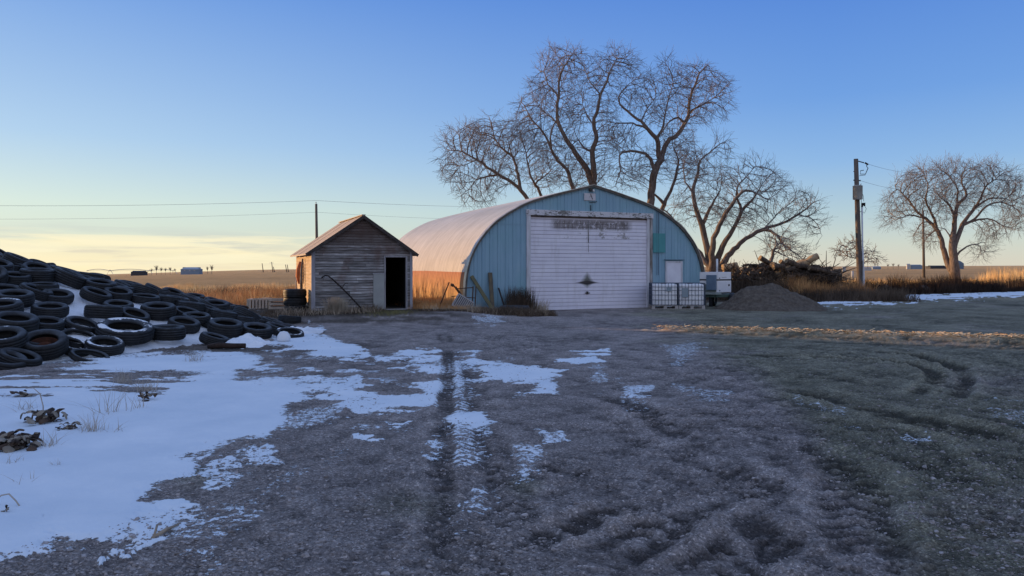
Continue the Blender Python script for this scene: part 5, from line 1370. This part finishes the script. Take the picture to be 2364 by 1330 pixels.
# clods and pebbles
def clods():
    rng = np.random.default_rng(77); n = 52000
    py = 690 + 730 * rng.random(n) ** .8; px = rng.uniform(-100, 2500, n); y = CAMH*F/(py - HY); x = (px - CX)/F*y
    main = poly_sd(px, py, SNOW[0][0]); k = (main < -4) & ~((px < 420) & (py < 870)) & (y < 21.5); x, y = x[k], y[k]; n = len(x)
    k = fbm(x*1.5, y*1.5, 3, 88) > rng.uniform(-.35, .25, n); x, y = x[k], y[k]; n = len(x)
    s = rng.gamma(1.1, .0028, n) + .0022; s = np.minimum(s, .022)
    ic = np.array([(-.5257,0,.8507),(.5257,0,.8507),(-.5257,0,-.8507),(.5257,0,-.8507),(0,.8507,.5257),(0,.8507,-.5257),(0,-.8507,.5257),(0,-.8507,-.5257),(.8507,.5257,0),(-.8507,.5257,0),(.8507,-.5257,0),(-.8507,-.5257,0)])
    fc = np.array([(0,4,1),(0,9,4),(9,5,4),(4,5,8),(4,8,1),(8,10,1),(8,3,10),(5,3,8),(5,2,3),(2,7,3),(7,10,3),(7,6,10),(7,11,6),(11,0,6),(0,1,6),(6,1,10),(9,0,11),(9,11,2),(9,2,5),(7,2,11)])[:, ::-1]
    V = ic[None] * s[:, None, None] * rng.uniform(.6, 1.3, (n, 12, 1)) * np.stack([rng.uniform(.8,1.7,n), rng.uniform(.8,1.4,n), rng.uniform(.45,.9,n)], 1)[:, None]
    V = V + np.stack([x, y, yard_z(x, y) + s*.15], 1)[:, None]
    Fc = fc[None] + (np.arange(n)*12)[:, None, None]
    m, t, b = nt('clod_soil'); w = NW(t); P = w.geo()
    c = w.ramp(w.noise(19, 3, .6, P), [(.32, (.12,.105,.10)), (.5, (.25,.225,.22)), (.68, (.42,.39,.40))]); w.l(c, b.inputs['Base Color']); b.inputs['Roughness'].default_value = .95
    o = mesh_np('clods', V.reshape(-1, 3), Fc.reshape(-1, 3), None, m); tag(o, 'small frozen clods and pebbles strewn over the yard', 'clods', kind='stuff')
clods()
# bright stems on the little ridge, standing in for a strip of sunlight
def sun_strip():
    rng = np.random.default_rng(5); n = 3800; t = rng.random(n) ** .8; X = 3.6 + t * 13; Y0 = np.interp(X, [3.0,4.4,7.2,10.9,14.5,19], [18.9,18.35,17.3,15.85,14.5,12.9]) + rng.normal(0, 1, n) * np.interp(X, [3,6,11,16], [.03,.06,.10,.13])
    a = rng.uniform(0, 2*PI, n); L = rng.uniform(.04, .13, n); d = np.stack([np.cos(a), np.sin(a), rng.uniform(-.1, .35, n)], 1) * L[:, None]; c = np.stack([X, Y0, rng.uniform(.06, .16, n)], 1); w_ = np.stack([-np.sin(a), np.cos(a), 0*a + .6], 1) * .006
    V = np.stack([c-w_, c+w_, c+d+w_, c+d-w_], 1).reshape(-1, 3); Fc = np.arange(n*4).reshape(n, 4)
    o = mesh_np('sun_strip', V, Fc, None, simple('sun_strip', (.88,.66,.40), (.66,.46,.26), 3, .9)); tag(o, 'line of pale stems added across the yard as its sunlit strip', 'sun_strip', kind='stuff')
sun_strip()

# ------------------------------------------------------------------ poles and wires
M_POLE = simple('pole_wood', (.085,.068,.058), (.15,.12,.10), 3, .9, stretch=(6, 6, .3), bump=.5, bscale=10); M_GAL = simple('galvanised', (.45,.46,.48), (.35,.36,.38), 4, .45, .5)
def up():
    Y = 41.5; bX = (1985.5 - CX)/F*Y; tX = (1976 - CX)/F*Y; zt = at(0, 367, Y).z
    r = thing('utility_pole', 'near wooden utility pole carrying a grey transformer and white conduit', 'utility pole', (bX, Y, 0))
    def L(px, py, dy=0): p = at(px, py, Y + dy); return (p.x - bX, dy, p.z)
    mb = MB(); mb.tube([(0,0,-.2), (0,0,.5), ((tX-bX)*.5,0,zt*.5), (tX-bX,0,zt)], [.165,.16,.14,.115], 14); mb.build('pole', M_POLE, r, True)
    mb = MB(); c = L(1980, 445, -.26); M_ = Matrix.Translation(c); mb.lathe([(0,.42),(.16,.42),(.26,.38),(.27,.37),(.255,.36),(.255,-.36),(.24,-.38),(0,-.38)], 28, 0, False, M_); tf = mb.build('transformer', simple('tank_grey', (.34,.34,.31), (.26,.26,.24), 3, .5), r, True)
    mb = MB(); mb.tube([L(1986,430,-.3), L(1988,424,-.3)], [.03,.02], 8); mb.tube([L(1974,430,-.3), L(1973,424,-.3)], [.03,.02], 8); mb.build('bushing', simple('porcelain', (.3,.28,.26)), tf)
    mb = MB(); mb.bar(L(1977,371), L(1995,376,-.1), .05, .05); mb.build('top_arm', M_IRON, r)
    mb = MB(); mb.tube([L(2001,377,-.1), L(2001,385,-.1), L(2004,388,-.1), L(1998,402,-.1), L(1986,402,-.1), L(1987,394,-.1), L(1994,393,-.1)], .022, 6); mb.tube([L(1984,406,-.1), L(1998,404,-.1)], .015, 5); mb.tube([L(1997,376,-.1), L(2004,380,-.1)], [.05,.05], 8); mb.build('fuse_cutout', M_IRON, r)
    mb = MB(); mb.tube([L(1970,416), L(1984,417,-.05), L(1986,417,-.1)], [.03,.03,.045], 7); mb.tube([L(1970,396), L(1976,396)], .02, 5); mb.build('insulator', M_IRON, r)
    mb = MB(); mb.tube([L(1990,474,-.1), L(1991,560,-.1), L(1993,620,-.1), L(1995.5,684,-.1)], [.045,.045,.055,.06], 10); cd = mb.build('conduit', simple('conduit_white', (.62,.64,.68), (.5,.52,.56), 3, .5), r, True)
    mb = MB(); mb.tube([L(1990,478,-.1), L(1991,470,-.1), L(1995,470,-.12), L(1996,476,-.12)], [.05,.07,.08,.04], 10); mb.build('weatherhead', M_IRON, cd, True)
    mb = MB(); mb.tube([L(1985,432,-.3), L(1993,452,-.15), L(1994,465,-.12)], .012, 5); mb.tube([L(1996,475,-.12), L(2000,482,-.12), L(1996,492,-.12), L(1984,488,-.05)], .012, 5); mb.tube([L(1984,440,-.3), L(1989,466,-.1), L(1990,500,-.1)], .012, 5); mb.build('service_cable', M_IRON, r, True)
    mb = MB(); mb.box((.06, -.2, 0), (.13, -.14, 2.0)); mb.build('ground_guard', M_GAL, r)
    mb = MB()
    for py in (489, 543, 660): mb.bar(L(1983,py), L(1993,py,-.1), .03, .03)
    mb.build('bracket', M_IRON, r)
    return bX, Y
up()
def pole(px, top, base, Y, r_, label, arm=None, zb=None):
    p = at(px, base, Y); t = at(px - 2 if px > 2000 else px - 3, top, Y); z0 = float(zg(p.x, Y)) - .1
    r = thing('utility_pole', label, 'utility pole', (p.x, Y, 0))
    mb = MB(); mb.tube([(0,0,z0), ((t.x-p.x)/2, 0, (t.z+z0)/2), (t.x-p.x, 0, t.z)], [r_, r_*.85, r_*.7], 10); mb.build('pole', M_POLE, r, True)
    mb = MB(); mb.tube([(t.x-p.x, 0, t.z), (t.x-p.x-.02, 0, t.z+.18)], [.03, .05], 6)
    if arm: mb.bar((t.x-p.x-arm, 0, t.z-.5), (t.x-p.x+arm, 0, t.z-.5), .12, .12)
    mb.build('insulator', M_GAL, r); return t
tl = pole(733, 471, 640, 66, .15, 'wooden utility pole behind the grey shed roof')
pole(2133, 486, 638, 118, .21, 'plain wooden pole standing in the field left of the lone tree')
def wire(pts, label, r_=.012):
    mb = MB(); P = []
    for (a, b_) in zip(pts[:-1], pts[1:]):
        a = Vector(a); b_ = Vector(b_)
        for k in range(14):
            t = k/14; q = a.lerp(b_, t); q.z -= (b_-a).length * .006 * 4 * t * (1-t); P.append(q)
    P.append(Vector(pts[-1])); mb.tube(P, r_, 4)
    tag(mb.build('power_line', simple('wire_grey', (.30,.30,.33)), None, True), label, 'power line', 'power lines across the sky')
wire([at(-900,488,60), at(0,475,62), at(730,463,66), at(1235,478,90), at(1500, 492, 120)], 'upper power line reaching the pole behind the shed', .011)
wire([at(-900,515,60), at(0,506,62), at(731,490,66), at(1200,508,90)], 'lower power line left of the arched shed', .008)
wire([at(2001,378,41.4), at(2130,396,80), at(2500,420,150)], 'upper power line running right from the transformer pole', .008)
wire([at(1986,417,41.4), at(2120,436,80), at(2500,470,150)], 'lower power line running right from the transformer pole', .008)

# ------------------------------------------------------------------ far away
def gz(px, Y): return float(zg((px - CX)/F*Y, Y))
MB_BLUE = simple('far_barn_wall', (.20,.26,.34), (.17,.22,.30), 1, .7); MB_ROOF = simple('far_barn_roof', (.34,.38,.44), (.28,.32,.38), 1, .6); MB_WHITE = simple('far_white', (.42,.42,.42), (.34,.34,.35), 1, .7); MB_DARK = simple('far_dark', (.06,.06,.07))
def barn(px0, px1, ytop, yeave, ybase, Y, label, wall, roof, win=True, name='farm_building'):
    x0, x1 = (px0-CX)/F*Y, (px1-CX)/F*Y; zb = at(0, ybase, Y).z; ze = at(0, yeave, Y).z; zt = at(0, ytop, Y).z
    r = thing(name, label, 'building', ((x0+x1)/2, Y, zb)); w_ = x1-x0; he = ze-zb; ht = zt-zb; d = w_*.5
    mb = MB(); mb.box((-w_/2, 0, -3), (w_/2, d, he)); mb.add([(-w_/2,d/2,he),(w_/2,d/2,he),(w_/2,d/2,ht),(-w_/2,d/2,ht)],[(0,1,2,3)]); mb.build('wall', wall, r)
    mb = MB(); o = w_*.03
    mb.add([(-w_/2-o,-o,he),(w_/2+o,-o,he),(w_*.30,d/2,ht),(-w_*.30,d/2,ht),(w_/2+o,d+o,he),(-w_/2-o,d+o,he)], [(0,1,2,3),(3,2,4,5),(1,4,2),(5,0,3)]); mb.build('roof', roof, r)
    if win:
        for k in (-.28, 0, .25):
            mb = MB(); mb.box((w_*k-w_*.04, -.06, he*.35), (w_*k+w_*.04, -.02, he*.75)); mb.build('window', MB_WHITE, r)
barn(417, 459, 617, 622, 628, 330, 'blue-grey farmhouse on the left horizon', MB_BLUE, MB_ROOF)
barn(302, 333, 625, 628, 632, 330, 'low dark shelter left of the horizon farmhouse', MB_DARK, MB_DARK, False)
barn(2094, 2102, 609, 612, 615, 420, 'tiny white shed on the right horizon', MB_WHITE, MB_WHITE, False)
barn(2104, 2130, 611, 613, 616, 420, 'long low blue-roofed building on the right horizon', MB_BLUE, MB_BLUE, False)
barn(2148, 2186, 613, 615, 617, 460, 'long low dark shed left of the lone tree trunk', MB_DARK, MB_DARK, False)
barn(1945, 1953, 616, 618, 621, 260, 'small white trailer right of the log pile on the horizon', MB_WHITE, MB_WHITE, False)
barn(1994, 2012, 617, 618, 621, 300, 'white trailer right of the conduit on the horizon', MB_WHITE, MB_WHITE, False)
barn(2015, 2034, 615, 617, 619, 420, 'pale low building right of the utility pole', MB_BLUE, MB_ROOF, False)
Y = 420; p = at(2213, 616, Y); mb = MB(); mb.lathe([(0,3.6),(1.0,3.2),(2.6,1.6+.3),(2.6,-3)], 16, 0, False, Matrix.Translation((p.x, Y, p.z))); 
tag(mb.build('grain_bin', simple('bin_blue', (.12,.16,.20), (.10,.13,.17)), None, True), 'round grey grain bin on the horizon right of the lone trunk', 'grain bin')
def mini_tree(px, top, base, Y, seed, label, wd=1.0):
    rr = random.Random(seed); p = at(px, base, Y); h = at(0, top, Y).z - p.z; mb = MB(); mb.tube([(0, 0, -1.5), (0, 0, h*.45)], [.03*h, .02*h], 4)
    for k in range(46):
        a = rr.uniform(0, 2*PI); t = rr.random()**.6 * .75; L = h * rr.uniform(.35, .62); z0 = h * rr.uniform(.12, .42); d = Vector((math.cos(a)*t*wd, math.sin(a)*t*wd, 1)).normalized()
        p1 = Vector((0, 0, z0)) + d*L*.6; d2 = (d + Vector((rr.uniform(-.5,.5), rr.uniform(-.5,.5), rr.uniform(-.1,.3)))).normalized(); mb.tube([(0, 0, z0), p1, p1 + d2*L*.5], [h*.014, h*.010, h*.005], 3, 0, False)
    r = thing('distant_tree', label, 'tree', (p.x, Y, p.z), 0, 'bare trees on the horizon'); mb.build('branches', M_DARKT, r)
M_DARKT = simple('far_branches', (.10,.075,.065), (.15,.12,.10))
for px, top, base, lab in ((361,611,628,'leftmost bare tree of the horizon cluster'),(372,616,628,'low bare tree beside the leftmost one on the horizon'),(382,617,628,'small bare tree midway to the farmhouse'),(393,615,628,'bare tree just left of the farmhouse'),(404,619,628,'tiny bush-like tree touching the farmhouse'),(479,614,627,'bare tree right of the farmhouse'),(489,610,627,'taller bare tree right of the farmhouse'),(350,619,629,'small tree at the end of the irrigation line')):
    mini_tree(px, top, base, 330, px, lab)
for px, top, base, lab in ((2050,608,617,'left bare bush of the right horizon clump'),(2062,606,617,'middle bare bush of the right horizon clump'),(2074,608,617,'right bare bush of the right horizon clump'),(2225,612,617,'far low tree right of the grain bin')):
    mini_tree(px, top, base, 400, px, lab, 1.6)
# irrigation line
Y = 420; r = thing('irrigation_line', 'long wheeled irrigation line on the left horizon', 'irrigation line', (at(200,0,Y).x, Y, 0)); mb = MB(); x0 = at(200,0,Y).x
spans = [200, 254, 345, 402]
for a, c in zip(spans[:-1], spans[1:]):
    P = [at(a + (c-a)*k/8, 625 - 3.5*math.sin(k/8*PI), Y) - Vector((x0, Y, 0)) for k in range(9)]; mb.tube(P, .14, 4)
    Q = [at(a + (c-a)*k/8, 626 - 1.0*math.sin(k/8*PI), Y) - Vector((x0, Y, 0)) for k in range(9)]; mb.tube(Q, .06, 4)
mb.build('pipe', M_GAL, r)
for s in spans[1:]:
    mb = MB(); a = at(s, 622.5, Y) - Vector((x0, Y, 0)); mb.tube([a, a + Vector((-1.8,0,-2.6))], .12, 4); mb.tube([a, a + Vector((1.8,0,-2.6))], .12, 4); mb.build('tower', M_GAL, r)
for px, top, lab in ((608,608,'thin far pole nearest the shed group, left one'),(630,605,'taller crossarm pole on the low rise'),(634,616,'short post beside the crossarm pole'),(662,611,'far pole just left of the shed eave'),(666,611,'far pole touching the shed eave')):
    Y = 380; pole(px, top, 624, Y, .22, lab, 1.2 if px == 630 else None)
# marker post and boulders on the verge
p = at(1968, 640, 100); mb = MB(); mb.tube([(p.x, 100, -.2), (p.x, 100, 1.15)], .16, 8); tag(mb.build('marker_post', MB_WHITE, None, True), 'short white marker post in the field left of the utility pole', 'post')
rg = random.Random(4)
for k, (px, py, s, lab) in enumerate(((2133,664,.55,'grey boulder in the verge weeds left of the lone tree'),(2040,664,.6,'rounded dark boulder between the pole and the lone tree'),(1950,668,.7,'dark brushy boulder left of the utility pole'))):
    Y = 46; p = at(px, py, Y); mb = MB(); n = 14; m_ = 9; vs = []; fs = []
    for i in range(m_+1):
        for j in range(n):
            ph = PI/2*i/m_; a = 2*PI*j/n; q = 1 + .18*math.sin(3*a+k)+.12*math.sin(5*a+i); vs.append((p.x + s*q*math.cos(a)*math.sin(ph+.02), Y + s*math.sin(a)*math.sin(ph+.02), s*.95*math.cos(ph)*(1+.1*math.sin(4*a)) - .05))
    for i in range(m_):
        for j in range(n): fs.append((i*n+j, (i+1)*n+j, (i+1)*n+(j+1)%n, i*n+(j+1)%n))
    mb.add(vs, fs); tag(mb.build('boulder', simple('boulder', (.16,.14,.125), (.09,.08,.075), 3, .9, bump=.6), None, True), lab, 'boulder')

# ------------------------------------------------------------------ sky, sun, camera
SUN_AZ, SUN_EL = -67.0, 4.6      # degrees, azimuth from +Y clockwise
W = bpy.data.worlds.new('World'); S.world = W; W.use_nodes = True; t = W.node_tree; w = NW(t); bg = t.nodes['Background']
sky = t.nodes.new('ShaderNodeTexSky'); sky.sky_type = 'NISHITA'; sky.sun_disc = False
sky.sun_elevation = math.radians(SUN_EL + 3); sky.sun_rotation = math.radians(SUN_AZ); sky.altitude = 900; sky.air_density = 1.0; sky.dust_density = .6; sky.ozone_density = 2.0
tc = w.n('ShaderNodeTexCoord'); sp = w.n('ShaderNodeSeparateXYZ'); w.l(tc.outputs['Generated'], sp.inputs[0])
zc = sp.outputs['Z']
mp = w.n('ShaderNodeMapping'); w.l(tc.outputs['Generated'], mp.inputs['Vector']); mp.inputs['Scale'].default_value = (3.0, 3.0, 46); mp.inputs['Rotation'].default_value = (0, math.radians(-2.5), 0)
cn = w.noise(1.6, 6, .6, mp.outputs['Vector'], .3)
# thin cloud band low in the west
sa = (math.sin(math.radians(-32)), math.cos(math.radians(-32)))
dot = w.math('ADD', w.math('MULTIPLY', sp.outputs['X'], sa[0]), w.math('MULTIPLY', sp.outputs['Y'], sa[1]))
west = w.ramp(dot, [(.90, 0.0), (.985, 1.0)])
el = w.ramp(zc, [(.0, .4), (.012, 1.0), (.036, 1.0), (.046, 0.0)])
cm = w.math('MULTIPLY', w.math('MULTIPLY', w.ramp(cn, [(.42, 0.0), (.52, 1.0)]), west), el)
cg = w.math('MULTIPLY', w.math('MULTIPLY', w.ramp(w.noise(2.3, 5, .6, mp.outputs['Vector'], .2), [(.50, 0.0), (.62, .8)]), west), w.ramp(zc, [(.0, .5), (.01, 1.0), (.03, .8), (.045, 0.0)]))
nish = w.mix(1.0, sky.outputs[0], (.22, .22, .22), 'MULTIPLY')
side = w.math('ADD', w.math('MULTIPLY', sp.outputs['X'], math.sin(math.radians(SUN_AZ))), w.math('MULTIPLY', sp.outputs['Y'], math.cos(math.radians(SUN_AZ))))
sidef = w.ramp(side, [(0.0, .08), (.40, .42), (.85, 1.0)])
ga = w.ramp(zc, [(0, (.96,.85,.56)), (.02, (.85,.79,.57)), (.042, (.65,.72,.63)), (.075, (.66,.77,.70)), (.155, (.43,.61,.82)), (.34, (.16,.34,.77)), (.5, (.22,.37,.76)), (1, (.40,.50,.78))])
gb = w.ramp(zc, [(0, (.68,.64,.56)), (.03, (.60,.66,.62)), (.07, (.43,.59,.70)), (.13, (.25,.46,.80)), (.21, (.140,.335,.78)), (.34, (.082,.235,.72)), (.5, (.20,.33,.70)), (1, (.40,.50,.78))])
gc = w.ramp(zc, [(0, (.62,.56,.60)), (.15, (.70,.68,.80)), (.4, (.48,.60,.88)), (1, (.38,.50,.82))])
back = w.ramp(w.math('ADD', w.math('MULTIPLY', sp.outputs['Y'], -.5), .5), [(.42, 0.0), (.75, 1.0)])
skyc = w.mix(.88, nish, w.mix(back, w.mix(sidef, gb, ga), gc))
qv = w.math('DIVIDE', sp.outputs['X'], w.math('MAXIMUM', sp.outputs['Y'], .05)); vv = w.math('DIVIDE', zc, w.math('MAXIMUM', sp.outputs['Y'], .05))
s_ = w.math('ADD', qv, .604)
arc_ = w.math('ADD', w.math('MULTIPLY', w.math('MULTIPLY', s_, s_), -.316), .0415)
dv = w.math('ADD', w.math('SUBTRACT', arc_, vv), w.math('MULTIPLY', w.math('SUBTRACT', w.noise(1.1, 5, .6, mp.outputs['Vector']), .5), .016))
cl1 = w.math('MULTIPLY', w.ramp(w.math('MULTIPLY', dv, 20.0), [(0, 0.0), (.05, 1.0), (.22, .75), (.45, .0)]), w.ramp(w.math('ADD', w.math('MULTIPLY', qv, -1.0), 0.0), [(.26, 0.0), (.36, 1.0)]))
cl1 = w.math('MULTIPLY', cl1, w.ramp(w.noise(3.1, 5, .65, mp.outputs['Vector'], .4), [(.36, .25), (.56, 1.0)]))
skyc = w.mix(w.math('MULTIPLY', w.math('MULTIPLY', w.ramp(w.math('MULTIPLY', dv, -20.0), [(-.0, 0.0), (.04, 1.0), (.5, 0.0)]), w.ramp(w.noise(2.2, 5, .6, mp.outputs['Vector'], .3), [(.42, 0.0), (.6, 1.0)])), .35), skyc, (.52,.53,.56))
skyc = w.mix(cl1, skyc, (1.0, .90, .60))
SKYOUT = w.mix(w.math('MULTIPLY', cm, .8), w.mix(w.math('MULTIPLY', cg, .45), skyc, (.55,.50,.50)), (1.0, .92, .64))
w.l(SKYOUT, bg.inputs['Color']); bg.inputs['Strength'].default_value = 1.0
sl = bpy.data.lights.new('sun', 'SUN'); sl.energy = 7.0; sl.angle = math.radians(.5); sl.color = (1.0, .60, .27)
so = bpy.data.objects.new('sun', sl); COL.objects.link(so)
az, el_ = math.radians(SUN_AZ), math.radians(SUN_EL)
d = Vector((math.sin(az)*math.cos(el_), math.cos(az)*math.cos(el_), math.sin(el_)))
so.rotation_euler = d.to_track_quat('Z', 'Y').to_euler()
cam = bpy.data.cameras.new('camera'); co = bpy.data.objects.new('camera', cam); COL.objects.link(co)
cam.sensor_width = 36; cam.lens = F / 2364 * 36; co.location = (0, 0, CAMH); co.rotation_euler = (PI/2, 0, 0)
cam.shift_y = -(665 - HY) / 2364; cam.clip_end = 20000; cam.clip_start = .05
S.camera = co
S.view_settings.view_transform = 'Standard'; S.view_settings.look = 'None'; S.view_settings.exposure = 0
